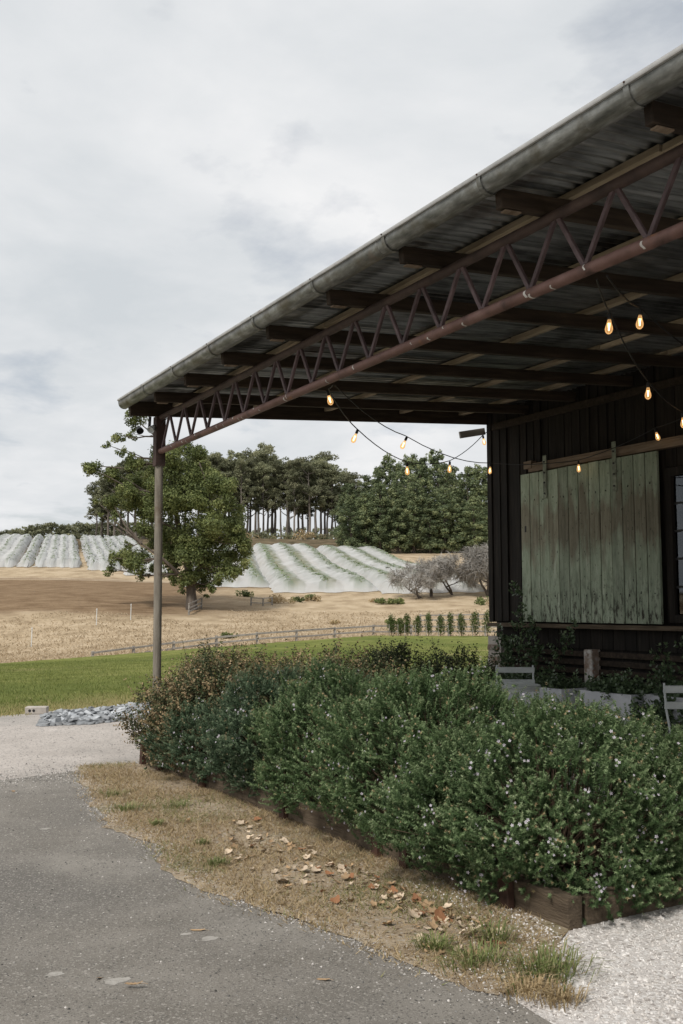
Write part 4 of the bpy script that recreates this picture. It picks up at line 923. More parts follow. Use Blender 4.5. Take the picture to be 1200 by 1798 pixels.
# ---------------------------------------------------------------- foliage helpers
def leaf_cloud(cl, per, size, rg, flat=0.75, outb=0.8, tintk=None):
    """cl: list of (x,y,z,r); returns quads of leaf sprays filling the clumps, facing outwards"""
    V = []; T = []
    for (x, y, z, r) in cl:
        n = int(per*r*r) if per < 4000 else per
        d = unit(rg.normal(0, 1, (n, 3))); u = 0.45+0.6*rg.random(n)**0.5
        sub = 1+0.22*np.sin(5*d[:, 0]+x*3)*np.sin(5*d[:, 1]+y*3)+0.15*np.sin(8*d[:, 2]+z*5)
        c = np.array([x, y, z])+d*np.array([1, 1, flat])*(r*u*sub)[:, None]
        nn = unit(d*outb+rg.normal(0, .55, (n, 3))+np.array([0, 0, .25]))
        a = unit(np.cross(nn, rg.normal(0, 1, (n, 3)))); b = np.cross(nn, a)
        s = size*(0.6+0.8*rg.random(n))[:, None]
        V.append(np.stack([c-a*s*0.5, c-b*s*0.28, c+a*s*0.5, c+b*s*0.28], 1).reshape(-1, 3))
        base = rg.normal(0.46, 0.17)
        T.append(np.repeat(np.clip(base+rg.normal(0, .16, n), 0, 1), 4))
    V = np.concatenate(V); return V, np.arange(len(V)).reshape(-1, 4), np.concatenate(T)

# ---------------------------------------------------------------- the big gum by the paddock
def big_tree():
    vd0 = 95.0; base = AT(337, vd0); S = vd0/1757.0; rg = np.random.default_rng(41); r_ = random.Random(41)
    root = tag(empty('gum_tree', base), 'large spreading gum tree standing alone in the dry paddock', 'tree')
    yb = 1072.0
    def Q(px, py, dep=0.0):
        la = (px-337)*S; x, y = la*CA+dep*SA, -la*SA+dep*CA; return Vector((x, y, (yb-py)*S))
    mb = MB()
    mainA = [Q(337, 1078), Q(336, 1050), Q(334, 1030, .2), Q(326, 990, .5), Q(312, 935, .3), Q(301, 875, 0), Q(290, 810, .4), Q(268, 765, .2), Q(240, 742, 0)]
    mainB = [Q(335, 1034, .1), Q(352, 1000, -.8), Q(366, 950, -1.2), Q(370, 900, -1.0), Q(362, 850, -.6), Q(348, 815, -.3)]
    mainC = [Q(334, 1036, .1), Q(318, 1012, -1.2), Q(290, 985, -2.0), Q(255, 960, -2.2)]
    mb.tube(mainA, [.62, .48, .42, .34, .27, .21, .15, .09, .04], 12, False).tube(mainB, [.30, .26, .21, .17, .12, .06], 10, False).tube(mainC, [.22, .19, .14, .06], 8, False)
    nodes = mainA[2:]+mainB[1:]+mainC[1:]
    C = [(198,766,15),(178,778,9),(240,738,19),(222,758,12),(213,792,12),(232,748,12),(158,826,17),(150,818,9),(184,828,19),(212,845,26),(190,880,19),(205,905,15),(170,905,7),(162,880,6),
         (250,828,32),(300,818,32),(338,806,27),(360,846,33),(390,858,26),(330,868,38),(280,880,36),(240,888,28),(402,908,27),(376,920,33),(340,938,33),(292,930,33),(422,896,13),(250,936,20),(345,835,26),(270,795,22),(312,782,20),
         (240,990,24),(212,984,24),(184,1000,15),(194,982,14),(266,1004,16),(290,985,27),(330,985,28),(370,984,33),(410,970,29),(432,992,13),(402,1006,22),(350,1026,18),(318,1036,10),(424,960,18),(225,960,10),(385,950,28),(418,940,18),(305,960,22),(262,900,26),(318,900,26),(420,1008,12),(360,1050,7)]
    C += [(300,1020,16),(342,1012,20),(385,1022,16),(372,1036,12),(330,1022,16),(285,1015,12),(250,1012,12),(320,960,24),(355,965,24),(275,958,22),(300,850,26),(225,868,20),(395,885,22),(350,895,26),(232,812,18),(410,930,18),(270,850,24)]
    cl = []
    for (px, py, rr) in C:
        dep = r_.uniform(-1, 1)*min(3.8, rr*S*2.0); p = Q(px, py, dep)
        cands = [q for q in nodes if q.z < p.z+0.6] or nodes
        nd = min(cands, key=lambda q: (q-p).length+0.35*max(0, q.z-p.z+1))
        mid = nd.lerp(p, .5)+Vector((r_.uniform(-.3, .3), r_.uniform(-.3, .3), -0.06*(p-nd).length))
        L_ = (p-nd).length; r0 = min(.11, .03+.014*L_)
        mb.tube([nd, nd.lerp(mid, .5)+Vector((0, 0, .1)), mid, mid.lerp(p, .6)+Vector((r_.uniform(-.2, .2), r_.uniform(-.2, .2), .1)), p], [r0, r0*.85, r0*.65, r0*.4, .012], 6, False)
        R0 = rr*S
        for k in range(9 if rr > 16 else 5):
            d = Vector((r_.gauss(0, 1), r_.gauss(0, 1), r_.gauss(0, .8))); d.normalize()
            q = p+d*R0*r_.uniform(.35, .85); cl.append((*q, R0*r_.uniform(.38, .60)))
            mb.tube([p, q], [.02, .006], 3, False)
    mb.build('trunk', M['bark'], root, smooth=True)
    V, f, t = leaf_cloud(cl, 520, 0.22, rg, 0.85, 0.85)
    ob('crown', mesh_np('crown', V, f, M['gum'], t), root)
big_tree()

# ---------------------------------------------------------------- hilltop gums (prototypes, then copies)
def gum_proto(seed, H, bare=0.5, spread=2.6, n=8, lean=0.0):
    r_ = random.Random(seed); rg = np.random.default_rng(seed); mb = MB(); cl = []
    top = Vector((lean*H+r_.uniform(-.5, .5), r_.uniform(-.5, .5), H*0.9)); pts = []
    for k in range(7):
        t = k/6; pts.append(Vector((top.x*t+r_.uniform(-.18, .18)*(k > 0), top.y*t+r_.uniform(-.18, .18)*(k > 0), -0.5+t*(top.z+0.5))))
    r0 = H*0.0175
    mb.tube(pts, [r0*(1-0.75*k/6) for k in range(7)], 7, False)
    for k in range(n):
        t = bare+(1-bare)*(k+r_.random()*.6)/n; i = min(5, int(t*6)); s = pts[i].lerp(pts[i+1], t*6-i)
        a = r_.uniform(0, 6.28); ln = spread*(1.15-0.5*t)*r_.uniform(.6, 1.25); e = s+Vector((math.cos(a)*ln, math.sin(a)*ln, ln*r_.uniform(.5, 1.2)))
        mid = s.lerp(e, .5)+Vector((0, 0, -.15*ln)); mb.tube([s, mid, e], [r0*.38, r0*.25, r0*.08], 4, False)
        R0 = r_.uniform(.8, 1.35)*spread/2.6
        for j in range(6): cl.append((e.x+r_.gauss(0, .55)*R0, e.y+r_.gauss(0, .55)*R0, e.z+r_.gauss(.1, .4)*R0, R0*r_.uniform(.42, .78)))
    for j in range(7): cl.append((top.x+r_.gauss(0, .7), top.y+r_.gauss(0, .7), H-r_.uniform(.3, 2.0), r_.uniform(.6, 1.05)))
    V, f, t = leaf_cloud(cl, 105, 0.42, rg, 0.62, 0.7)
    return mb.mesh('trunk', M['bark_pale'], True), mesh_np('crown', V, f, M['gum_far'], t)
GUMS = [gum_proto(60+k, 22, b, s, n, l) for k, (b, s, n, l) in enumerate(((.42, 2.9, 19, .01), (.36, 3.2, 21, -.02), (.50, 2.7, 16, .02), (.30, 3.1, 24, .0), (.50, 3.6, 15, -.03), (.40, 2.6, 19, .03)))]
def place_tree(name, protos, k, px, vd, H, H0, label, group, wid=1.0):
    b = AT(px, vd); root = tag(empty(name, b-Vector((0, 0, .2)), rng.uniform(0, 6.28)), label, 'tree', group)
    s = H/H0; root.scale = (s*wid, s*wid, s)
    tk, cr = protos[k]; ob('trunk', tk, root); ob('crown', cr, root); return root
hill = []
tops = {370: 800, 400: 790, 440: 796, 455: 790, 490: 805, 520: 812, 545: 806, 570: 800, 595: 828, 620: 830}
for i in range(34):
    px = 372+250*(i+rng.uniform(-.3, .3))/33; vd = rng.choice((248, 255, 262, 272, 285))
    ty = np.interp(px, list(tops), list(tops.values()))+rng.choice((-6, 0, 4, 10, 18, 30)); zt = EYE+(1068-ty)*vd/1757; b = AT(px, vd)
    hill.append((px, vd, max(12, zt-b.z)))
hill.sort()
for i, (px, vd, H) in enumerate(hill):
    place_tree('gum_tree', GUMS, rng.randrange(6), px, vd, H, 22, f'{nth(i)} tall bare-trunked gum from the left on the hilltop right of the big tree', 'hilltop gum stand', rng.uniform(.85, 1.15))
left = [(166, 262, 858), (176, 268, 838), (186, 258, 828), (198, 255, 812), (210, 262, 806), (222, 252, 812), (236, 250, 800), (250, 256, 806), (264, 252, 812), (280, 256, 804), (300, 252, 800), (322, 256, 806), (345, 252, 800)]
for i, (px, vd, ty) in enumerate(left):
    H = EYE+(1068-ty)*vd/1757-AT(px, vd).z
    place_tree('gum_tree', GUMS, (3, 1, 3, 0, 3, 1)[i % 6], px, vd, max(8, H), 22, f'{nth(i)} gum from the left in the group behind the big paddock tree', 'gums behind the big tree', rng.uniform(.95, 1.2))
# far ridge trees
def ridge_proto(seed):
    r_ = random.Random(seed); rg = np.random.default_rng(seed); mb = MB().tube([(0, 0, -.5), (.2, .1, 6), (.1, .3, 9)], [.25, .18, .08], 5, False); cl = []
    for k in range(26):
        a = r_.uniform(0, 6.28); q = r_.random()**.5*3.6; z = r_.uniform(2.0, 10.6); q *= (1.1-abs(z-6)/8); cl.append((math.cos(a)*q, math.sin(a)*q, z, r_.uniform(.8, 1.5)))
    V, f, t = leaf_cloud(cl, 26, .9, rg, .7, .7); return mb.mesh('trunk', M['bark'], True), mesh_np('crown', V, f, M['gum_far'], t)
RIDGE = [ridge_proto(90+k) for k in range(4)]
rid = sorted([(-70+330*(i+rng.uniform(-.35, .35))/29, rng.choice((400, 415, 430, 445))) for i in range(30)]+[(px, 430) for px in range(270, 640, 26)])
for i, (px, vd) in enumerate(rid):
    ty = np.interp(px, [-70, 0, 60, 75, 100, 130, 160, 230, 700], [925, 926, 924, 914, 922, 918, 914, 918, 930])+rng.uniform(-4, 5); H = EYE+(1068-ty)*vd/1757-AT(px, vd).z
    place_tree('ridge_tree', RIDGE, rng.randrange(4), px, vd, max(7, H), 11, f'{nth(i)} small grey-green tree from the left along the far ridge', 'trees on the far ridge', rng.uniform(.9, 1.4))

# ---------------------------------------------------------------- dense grove at right
def grove_proto(seed, H=20.0, w=4.3):
    r_ = random.Random(seed); rg = np.random.default_rng(seed); mb = MB(); cl = []
    mb.tube([(0, 0, -.5), (.1, .1, H*.3), (.2, -.1, H*.65), (0, 0, H*.93)], [.34, .27, .16, .05], 7, False)
    for k in range(46):
        t = (k+r_.random())/46; z = H*(0.07+0.88*t); env = w*(0.55+0.75*math.sin(math.pi*min(1, (t*.92+.10))))*(1-.55*t**2.2)*0.85
        a = k*2.4+r_.uniform(-.5, .5); q = env*r_.uniform(.45, 1.0); p = Vector((math.cos(a)*q, math.sin(a)*q, z)); R0 = r_.uniform(1.2, 1.9)*(1.05-.30*t)
        mb.tube([(0, 0, z-q*.5), p*0.55+Vector((0, 0, z*.45-.2)), p], [.08, .05, .02], 4, False)
        for j in range(4):
            d = Vector((r_.gauss(0, 1), r_.gauss(0, 1), r_.gauss(0, .9))); d.normalize(); cl.append((*(p+d*R0*.66), R0*r_.uniform(.34, .62)))
    V, f, t = leaf_cloud(cl, 150, .42, rg, .95, 1.1); return mb.mesh('trunk', M['bark'], True), mesh_np('crown', V, f, M['grove'], t)
GROVE = [grove_proto(120+k, 20, w) for k, w in enumerate((4.3, 3.7, 4.8, 4.0))]
gv = []
gt = {600: 870, 622: 832, 650: 838, 672: 800, 700: 795, 735: 782, 765: 790, 795: 800, 830: 812, 860: 828, 900: 815, 960: 805}
for i in range(20):
    px = 612+330*i/19+rng.uniform(-6, 6); vd = rng.choice((198, 206, 214)); ty = np.interp(px, list(gt), list(gt.values()))+rng.choice((-10, -4, 2, 10, 20, 30)); gv.append((px, vd, EYE+(1068-ty)*vd/1757-AT(px, vd).z))
for px, ty in ((618, 862), (642, 858), (668, 842), (700, 850), (728, 840), (756, 868), (783, 850), (806, 880), (834, 866), (862, 890), (850, 920), (812, 925)):
    vd = 186; gv.append((px, vd, EYE+(1068-ty)*vd/1757-AT(px, vd).z))
gv.sort()
for i, (px, vd, H) in enumerate(gv):
    place_tree('grove_tree', GROVE, rng.randrange(4), px, vd, max(5, H), 20, f'{nth(i)} tree from the left in the dense dark grove beside the barn', 'dense grove on the hill', max(.95, min(1.5, 17/max(H, 6))))

# ---------------------------------------------------------------- bare grey trees
def bare_tree(label, px, vd, H, wid, lean, seed, twigs):
    b = AT(px, vd); root = tag(empty('bare_tree', b), label, 'tree', 'bare grey trees at the vineyard edge'); r_ = random.Random(seed); mb = MB(); tips = []
    def grow(p, d, ln, rad, dep):
        n = 3; pts = [p]; q = p
        for k in range(n):
            d = (d+Vector((r_.gauss(0, .22), r_.gauss(0, .22), r_.gauss(.02, .15)))).normalized(); q = q+d*ln/n; pts.append(q)
        mb.tube(pts, [rad*(1-.45*k/n) for k in range(n+1)], 5 if dep < 2 else 3, False)
        if dep >= 3: tips.append((q, d)); return
        for k in range(r_.choice((2, 3, 3))):
            nd = (d*0.6+Vector((r_.gauss(0, .75)*wid, r_.gauss(0, .75)*wid, r_.gauss(.25, .35)))).normalized(); grow(pts[r_.choice((2, 3, 3))], nd, ln*r_.uniform(.6, .85), rad*.55, dep+1)
    for k in range(2): grow(Vector((r_.uniform(-.3, .3), r_.uniform(-.3, .3), -.2)), Vector((lean*CA+r_.gauss(0, .2), -lean*SA+r_.gauss(0, .2), 1)).normalized(), H*.36, H*.026, 0)
    mb.build('trunk', M['bark'], root, smooth=True)
    rg = np.random.default_rng(seed); tp = np.array([t[0] for t in tips]); td = np.array([t[1] for t in tips]); n = twigs
    q = rg.integers(0, len(tp), n); P = tp[q]+rg.normal(0, H*.05, (n, 3)); D = unit(td[q]*.4+rg.normal(0, .6, (n, 3))+np.array([0, 0, .1])); L_ = H*(.08+.10*rg.random(n))[:, None]
    m1 = P+D*L_*.5; e = P+D*L_+np.array([0, 0, -1])*L_*.25; s = unit(np.cross(D, rg.normal(0, 1, (n, 3))))*0.022
    V = np.stack([P-s, P+s, m1+s*.8, m1-s*.8, m1-s*.8, m1+s*.8, e+s*.3, e-s*.3], 1).reshape(-1, 3)
    ob('twigs', mesh_np('twigs', V, np.arange(len(V)).reshape(-1, 4), M['twig']), root)
bare_tree('leftmost bare grey tree leaning over at the vineyard corner', 740, 106, 4.6, 1.0, -.75, 201, 3200)
bare_tree('second bare grey tree from the left by the vineyard corner', 757, 107, 4.8, 1.0, .15, 202, 3200)
bare_tree('bare grey tree with slanting twin trunks left of the largest one', 800, 108, 5.2, 1.0, -.4, 203, 4000)
bare_tree('largest bare silvery tree with a dense twiggy dome near the barn', 857, 107, 6.6, 1.15, -.25, 204, 9000)
bare_tree('bare grey tree half hidden by the barn corner', 892, 110, 6.6, 1.1, -.05, 205, 4500)

# ---------------------------------------------------------------- row of saplings along the fence
sx = [687.5, 703, 715, 734, 752.6, 773.7, 791, 810, 834, 856]
for i, px in enumerate(sx):
    vd = 65.0; b = AT(px, vd); root = tag(empty('sapling', b), f'{nth(i)} green sapling from the left in the row along the fence', 'sapling', 'young saplings along the fence'); rg = np.random.default_rng(300+i)
    H = (1.25, 1.05, 1.35, 1.2, 1.4, 1.25, 1.45, 1.35, 1.5, 1.6)[i]; wd = (.9, 1.15, .8, 1.1, .95, 1.2, .85, 1.0, 1.15, 1.2)[i]
    mb = MB().tube([(0, 0, -.1), (.02, 0, .5), (0, .02, H*.95)], [.025, .018, .006], 5, False); cl = []
    for k in range(14):
        t = k/13; a = k*2.4; q = .17*wd*math.sin(math.pi*(.2+.75*t))*(.6+.7*rg.random()); z = H*(.25+.72*t); cl.append((math.cos(a)*q, math.sin(a)*q, z, .15+.05*rg.random())); mb.tube([(0, 0, z-.1), (math.cos(a)*q, math.sin(a)*q, z)], [.006, .003], 3, False)
    mb.build('trunk', M['stem'], root); V, f, t = leaf_cloud(cl, 2600, .085, rg, 1.2, .6); ob('crown', mesh_np('crown', V, f, M['sapling'], t), root)
    st = AT(px-4, vd-.4); tag(MB().tube([(0, 0, -.1), (0, 0, .75)], .02, 5).build('stake', M['fence'], loc=st), f'thin timber stake by the {nth(i)} sapling from the left', 'stake', 'sapling stakes')

# ---------------------------------------------------------------- netted vineyard blocks
def net_block(label, lat0, lat1, vd0, vd1, dirx, nrow, seed, group, hh=1.4, sagz=0.36, slope=False):
    """a net draped over nrow vine rows; lat0..lat1 at vd0, running away along (dirx, 1)"""
    rg = np.random.default_rng(seed); nu = nrow*10+1; nv = int((vd1-vd0)/1.1)
    la0 = np.linspace(lat0, lat1, nu); vv = np.linspace(vd0, vd1, nv); u = np.linspace(0, nrow, nu)
    U, Vv = np.meshgrid(u, vv); LA = np.meshgrid(la0, vv)[0]+dirx*(Vv-vd0); VD = Vv+0.0
    ph = rg.random(nrow+1)*6.28; row = np.minimum(U.astype(int), nrow-1); fr = U-row
    H = hh-sagz*(2*np.abs(fr-0.5))**1.6
    H = H-(0.14 if slope else 0.34)*(1-np.abs(np.cos(math.pi*(Vv-vd0)/6.2+0.15*np.sin(U*2.1+seed)))**0.7)*np.clip((Vv-vd0)/3, 0, 1)
    H = H+0.07*np.sin(Vv*1.05+ph[row])+0.07*np.sin(Vv*2.3+U*1.7+seed)+0.035*rg.normal(0, 1, H.shape)
    edge = np.minimum(U, nrow-U)
    H = H*np.clip(edge*3.0, 0.02, 1)**0.6
    # ends fall to the ground in folds
    e0 = np.clip((Vv-vd0)/1.6, 0, 1); e1 = np.clip((vd1-Vv)/1.6, 0, 1); H = H*np.minimum(e0, e1)**0.55
    VD = VD-(1-e0)*(0.9+0.5*np.sin(U*7+seed)); LA = LA+0.12*rg.normal(0, 1, LA.shape)
    Z = TZ(LA, VD)+np.maximum(H, 0.03)
    x = LA*CA+VD*SA; y = -LA*SA+VD*CA; V = np.stack([x, y, Z], -1).reshape(-1, 3)
    i = np.arange(nu*nv).reshape(nv, nu); f = np.stack([i[:-1, :-1], i[:-1, 1:], i[1:, 1:], i[1:, :-1]], -1).reshape(-1, 4)
    ox, oy = W((lat0+lat1)/2, vd0); O = np.array([ox, oy, float(TZ((lat0+lat1)/2, vd0))])
    thin = np.clip(1-np.abs(fr-(0.62 if slope else 0.5))*(2.7 if slope else 6.0), 0, 1)*(.95 if slope else .45)*e0; thin = np.clip(thin+(0.16*rg.normal(0, 1, thin.shape)-0.10*np.sin(Vv*1.9+U*2))*(thin > 0), 0, 1)
    net = tag(ob('vineyard_net', mesh_np('vineyard_net', V-O, f, M['net'], thin.ravel(), smooth=True), loc=O), label, 'net', group)
    for k in range(nrow):
        lam = lat0+(lat1-lat0)*(k+.5)/nrow; cl = []; vr = np.arange(vd0+1.2, vd1-1, 0.9)
        for q in vr:
            l_ = lam+dirx*(q-vd0); xx, yy = W(l_, q); z = float(TZ(l_, q)); cl.append((xx-O[0], yy-O[1], z+hh-.85-O[2], .60+.12*rg.random()))
            if slope: cl.append((xx-O[0]+rg.normal(0, .12), yy-O[1]+rg.normal(0, .12), z+hh-.26-O[2], .34+.12*rg.random()))
            elif rg.random() < .6: cl.append((xx-O[0]+rg.normal(0, .1), yy-O[1]+rg.normal(0, .1), z+hh-.34-O[2], .28+.08*rg.random()))
        Vl, fl_, tl = leaf_cloud(cl, 55, .30, rg, 1.0, .6)
        r0 = tag(empty('vine_row', O), (f'{nth(k)} vine row from left under the ' if nrow > 1 else 'vine row under the ')+label.replace(' in the vineyard', '').replace(' of the vineyard', '').replace(' second from the left', '').replace(' over four rows', ''), 'vines', 'grape vine rows')
        ob('leaves', mesh_np('leaves', Vl, fl_, M['vine'], tl), r0)
        tm = MB()
        for q in vr[::7]:
            l_ = lam+dirx*(q-vd0); xx, yy = W(l_, q); z = float(TZ(l_, q)); tm.tube([(xx-O[0], yy-O[1], z-.2-O[2]), (xx-O[0], yy-O[1], z+hh-.1-O[2])], .05, 5)
        tm.build('trellis', M['fence'], r0)
def lat_at(px, vd): return (px-600)/1757*vd
D1 = (110-600)/1757
net_block('wide white net at the left edge of the vineyard', lat_at(-62, 150), lat_at(26, 150), 150, 228, D1, 3, 1, 'white bird nets on the left vineyard')
net_block('narrow white net second from the left in the vineyard', lat_at(30, 150), lat_at(55, 150), 150, 229, D1, 1, 2, 'white bird nets on the left vineyard', 1.4)
net_block('white net over four rows left of the big tree', lat_at(58, 150), lat_at(141, 150), 150, 230, D1, 4, 3, 'white bird nets on the left vineyard')
net_block('white net half hidden behind the big tree', lat_at(156, 148), lat_at(216, 148), 147, 230, D1, 3, 4, 'white bird nets on the left vineyard')
net_block('white net behind the trunk of the big tree', lat_at(222, 142), lat_at(300, 142), 141, 228, D1, 4, 5, 'white bird nets on the left vineyard')
D2 = (375-600)/1757
near = [(322, 126), (374, 123), (424, 119), (478, 116), (541, 113), (604, 111), (668, 110), (732, 110), (796, 110), (860, 111)]
for k, lab in enumerate(('left-hand white net', 'middle white net', 'right-hand white net')):
    p0, v0 = near[3*k]; p1, v1 = near[3*k+3]; v0 = (v0+v1)/2
    net_block(lab+' on the diagonal vineyard slope', lat_at(p0, v0)+.1, lat_at(p1, v0)-.1, v0, (197, 193, 186)[k], D2, 3, 20+k, 'white bird nets on the right vineyard', 1.35, .40, True)

# ---------------------------------------------------------------- grass
def blades(name, P, h, w, rg, m, tint, lean=.45, parent=None, kind='stuff', O=None):
    n = len(P); a = rg.random(n)*6.28; s = np.stack([np.cos(a), np.sin(a), 0*a], -1)*(w*(.6+.8*rg.random(n)))[:, None]
    ln = rg.normal(0, lean, (n, 2)); hh = h*(.45+.8*rg.random(n)); t = P+np.concatenate([ln*hh[:, None], hh[:, None]], -1)
    V = np.stack([P-s, P+s, t], 1).reshape(-1, 3)
    if O is not None: V = V-np.array(O)
    me = mesh_np(name, V, np.arange(len(V)).reshape(-1, 3), m, np.repeat(np.clip(tint, 0, 1), 3)); return me
rg = np.random.default_rng(8)
# lawn: blades thickest along its near edge
n = 90000; q = rg.random(n)**2.2; vd = 13+q*34; px = rg.uniform(-40, 900, n); la = (px-600)/1757*vd; x = la*CA+vd*SA; y = -la*SA+vd*CA
ok = (y > line_y(x)-.12*rg.random(n)) & (vd < LAWN_FAR(la)-1); x, y, la, vd = x[ok], y[ok], la[ok], vd[ok]
dry = np.clip(1.15-(y-line_y(x))/2.6, 0, 1); tint = np.where(rg.random(len(x)) < dry*.75, .88+.12*rg.random(len(x)), rg.random(len(x))*.8)
g = ob('lawn_grass', blades('lawn_grass', np.stack([x, y, TZ(la, vd)], -1), .05, .006, rg, M['grass_green'], tint)); tag(g, 'short lawn grass with a dry tan edge by the gravel', 'grass', kind='stuff')
# long golden grass between the fence and the brown paddock
n = 26000; vd = 48+48*rg.random(n); px = rg.uniform(-60, 930, n); la = (px-600)/1757*vd
ok = (vd > LAWN_FAR(la)+.6) & ((vd < 88+4*np.sin(la*.2)) | (px > 400)); la, vd = la[ok], vd[ok]
x = la*CA+vd*SA; y = -la*SA+vd*CA; pt = .5+.35*np.sin(la*.9+vd*.7)*np.sin(vd*.9-la*.4)+rg.normal(0, .2, len(la))
g = ob('paddock_grass', blades('paddock_grass', np.stack([x, y, TZ(la, vd)-.06], -1), .15, .045, rg, M['grass_gold'], pt, .9)); tag(g, 'long golden dry grass beyond the lawn fence', 'grass', kind='stuff')
# low green-brown bushes dotted over the paddock
for i, (px, vd, s) in enumerate(((486, 103, .8), (520, 104, .5), (545, 106, .55), (552, 105, .5), (700, 102, .55), (672, 102, .6), (660, 103, .5), (690, 84, .4), (396, 70, .35), (590, 85, .35), (430, 108, .7), (848, 100, .7), (872, 98, .8))):
    b = AT(px, vd); r2 = np.random.default_rng(500+i); cl = [(r2.normal(0, s*.8), r2.normal(0, s*.8), abs(r2.normal(.25, .15))*s*1.3, s*(.35+.25*r2.random())) for _ in range(9)]
    V, f, t = leaf_cloud(cl, 330/max(s, .4), .2, r2, .8, .5); root = tag(empty('bush', b), f'{nth(i)} of the low scrubby bushes dotted over the dry paddock' if i else 'largest low scrubby bush beside the paddock rail gate', 'bush', 'scrubby bushes in the paddock')
    ob('leaves', mesh_np('leaves', V, f, M['gum'] if i % 3 else M['grass_dry'], t), root)
for i, px in enumerate((436, 452, 468, 480, 497, 512, 530, 548, 566, 583, 598, 612)):
    vd = 236+(i*7) % 13; b = AT(px, vd); r2 = np.random.default_rng(560+i); s = 1.0+.8*r2.random(); cl = [(r2.normal(0, s*1.1), r2.normal(0, s*1.1), abs(r2.normal(.4, .3))*s, s*(.4+.3*r2.random())) for _ in range(8)]
    V, f, t = leaf_cloud(cl, 60, .45, r2, .7, .5); root = tag(empty('bush', b), f'{nth(i)} low bush from the left under the hilltop gum trunks', 'bush', 'undergrowth below the hilltop gums'); ob('leaves', mesh_np('leaves', V, f, M['gum_far'] if i % 3 else M['grass_dry'], t), root)
# verge: dry blades, thin where trodden
def in_poly(x, y, P):
    P = np.array(P); c = np.zeros(len(x), bool); j = len(P)-1
    for i in range(len(P)):
        xi, yi = P[i]; xj, yj = P[j]
        c ^= ((yi > y) != (yj > y)) & (x < (xj-xi)*(y-yi)/(yj-yi+1e-12)+xi); j = i
    return c
n = 60000; x = rg.uniform(2.1, 3.65, n); y = rg.uniform(3.2, 10.3, n)+0*x; ok = in_poly(x+rg.normal(0, .06, n), y+rg.normal(0, .06, n), VERGE)
pat = .5+.5*np.sin(x*5+y*2.3)*np.sin(y*3.1-x*2)+rg.normal(0, .25, n); ok &= pat > .30; x, y, pat = x[ok], y[ok], pat[ok]
gr = np.sin(x*3.3+1)*np.sin(y*2.2+.5); tint = np.where(rg.random(len(x)) < np.clip(gr*.8, 0.05, .6), .96+.04*rg.random(len(x)), rg.random(len(x))*.85)
g = ob('dry_grass', blades('dry_grass', np.stack([x, y, 0*x+.015], -1), .030, .0030, rg, M['grass_dry'], tint, 1.1)); tag(g, 'short straw-coloured grass covering the verge', 'grass', kind='stuff')
def tuft(label, x, y, r, h, n, m, seed):
    r2 = np.random.default_rng(seed); P = np.stack([r2.normal(0, r*.45, n), r2.normal(0, r*.35, n), 0*np.arange(n)], -1); root = tag(empty('grass_tuft', (x, y, .02)), label, 'grass tuft', 'grass tufts on the verge')
    V = []; a = r2.random(n)*6.28; out = unit(P*np.array([1, 1, 0])+r2.normal(0, r*.3, (n, 3))*np.array([1, 1, 0])); L_ = h*(.5+.8*r2.random(n))[:, None]
    s = np.stack([-out[:, 1], out[:, 0], 0*a], -1)*.0028; mid = P+out*L_*.35+np.array([0, 0, 1])*L_*.75; e = P+out*L_*1.0+np.array([0, 0, 1])*L_*.75
    V = np.stack([P-s, P+s, mid+s*.8, mid-s*.8, mid-s*.8, mid+s*.8, e+s*.1, e-s*.1], 1).reshape(-1, 3)
    bo_ = ob('blades', mesh_np('blades', V, np.arange(len(V)).reshape(-1, 4), m, np.repeat(np.clip(r2.random(n)*.9, 0, 1), 8)), root); bo_['kind'] = 'stuff'
def gz(px, py, z=0.02):
    F_ = 1748.0; d = Vector(((px-600)/F_, (899-py)/F_, -1.0)); d = Matrix.Rotation(-YAW, 3, 'Z') @ (Matrix.Rotation(math.pi/2+PITCH, 3, 'X') @ d)
    return Vector((0, 0, EYE))+d*((z-EYE)/d.z)
for i, (px, py, r, h, n, dryq, lab) in enumerate(((965, 1708, .21, .075, 260, 0, 'widest green grass tuft on the white gravel'), (838, 1690, .18, .06, 190, 0, 'flat green grass tuft at the tip of the verge'), (868, 1652, .11, .09, 110, 0, 'upright green grass tuft beside the near sleeper end'),
      (925, 1742, .13, .05, 260, 1, 'straw-brown grass tuft below the widest green one'), (985, 1758, .10, .045, 200, 1, 'small brown grass tuft nearest the bottom right'), (762, 1665, .08, .06, 140, 0, 'small green tuft among fallen leaves near the sleeper'),
      (380, 1518, .08, .04, 100, 0, 'small round green tuft at the middle of the verge'), (355, 1482, .05, .03, 80, 0, 'tiny flat green tuft left of the middle of the verge'), (314, 1416, .13, .045, 110, 0, 'green tuft close to the hedge foot'), (224, 1422, .14, .05, 120, 0, 'green tuft at the driveway edge'), (200, 1396, .13, .045, 100, 0, 'green tuft at the far left tip of the verge'), (275, 1448, .06, .04, 80, 0, 'small faded green tuft between two larger ones'))):
    p = gz(px, py); tuft(lab, p.x, p.y, r, h, n, M['grass_dry'] if dryq else M['tuft'], 700+i)

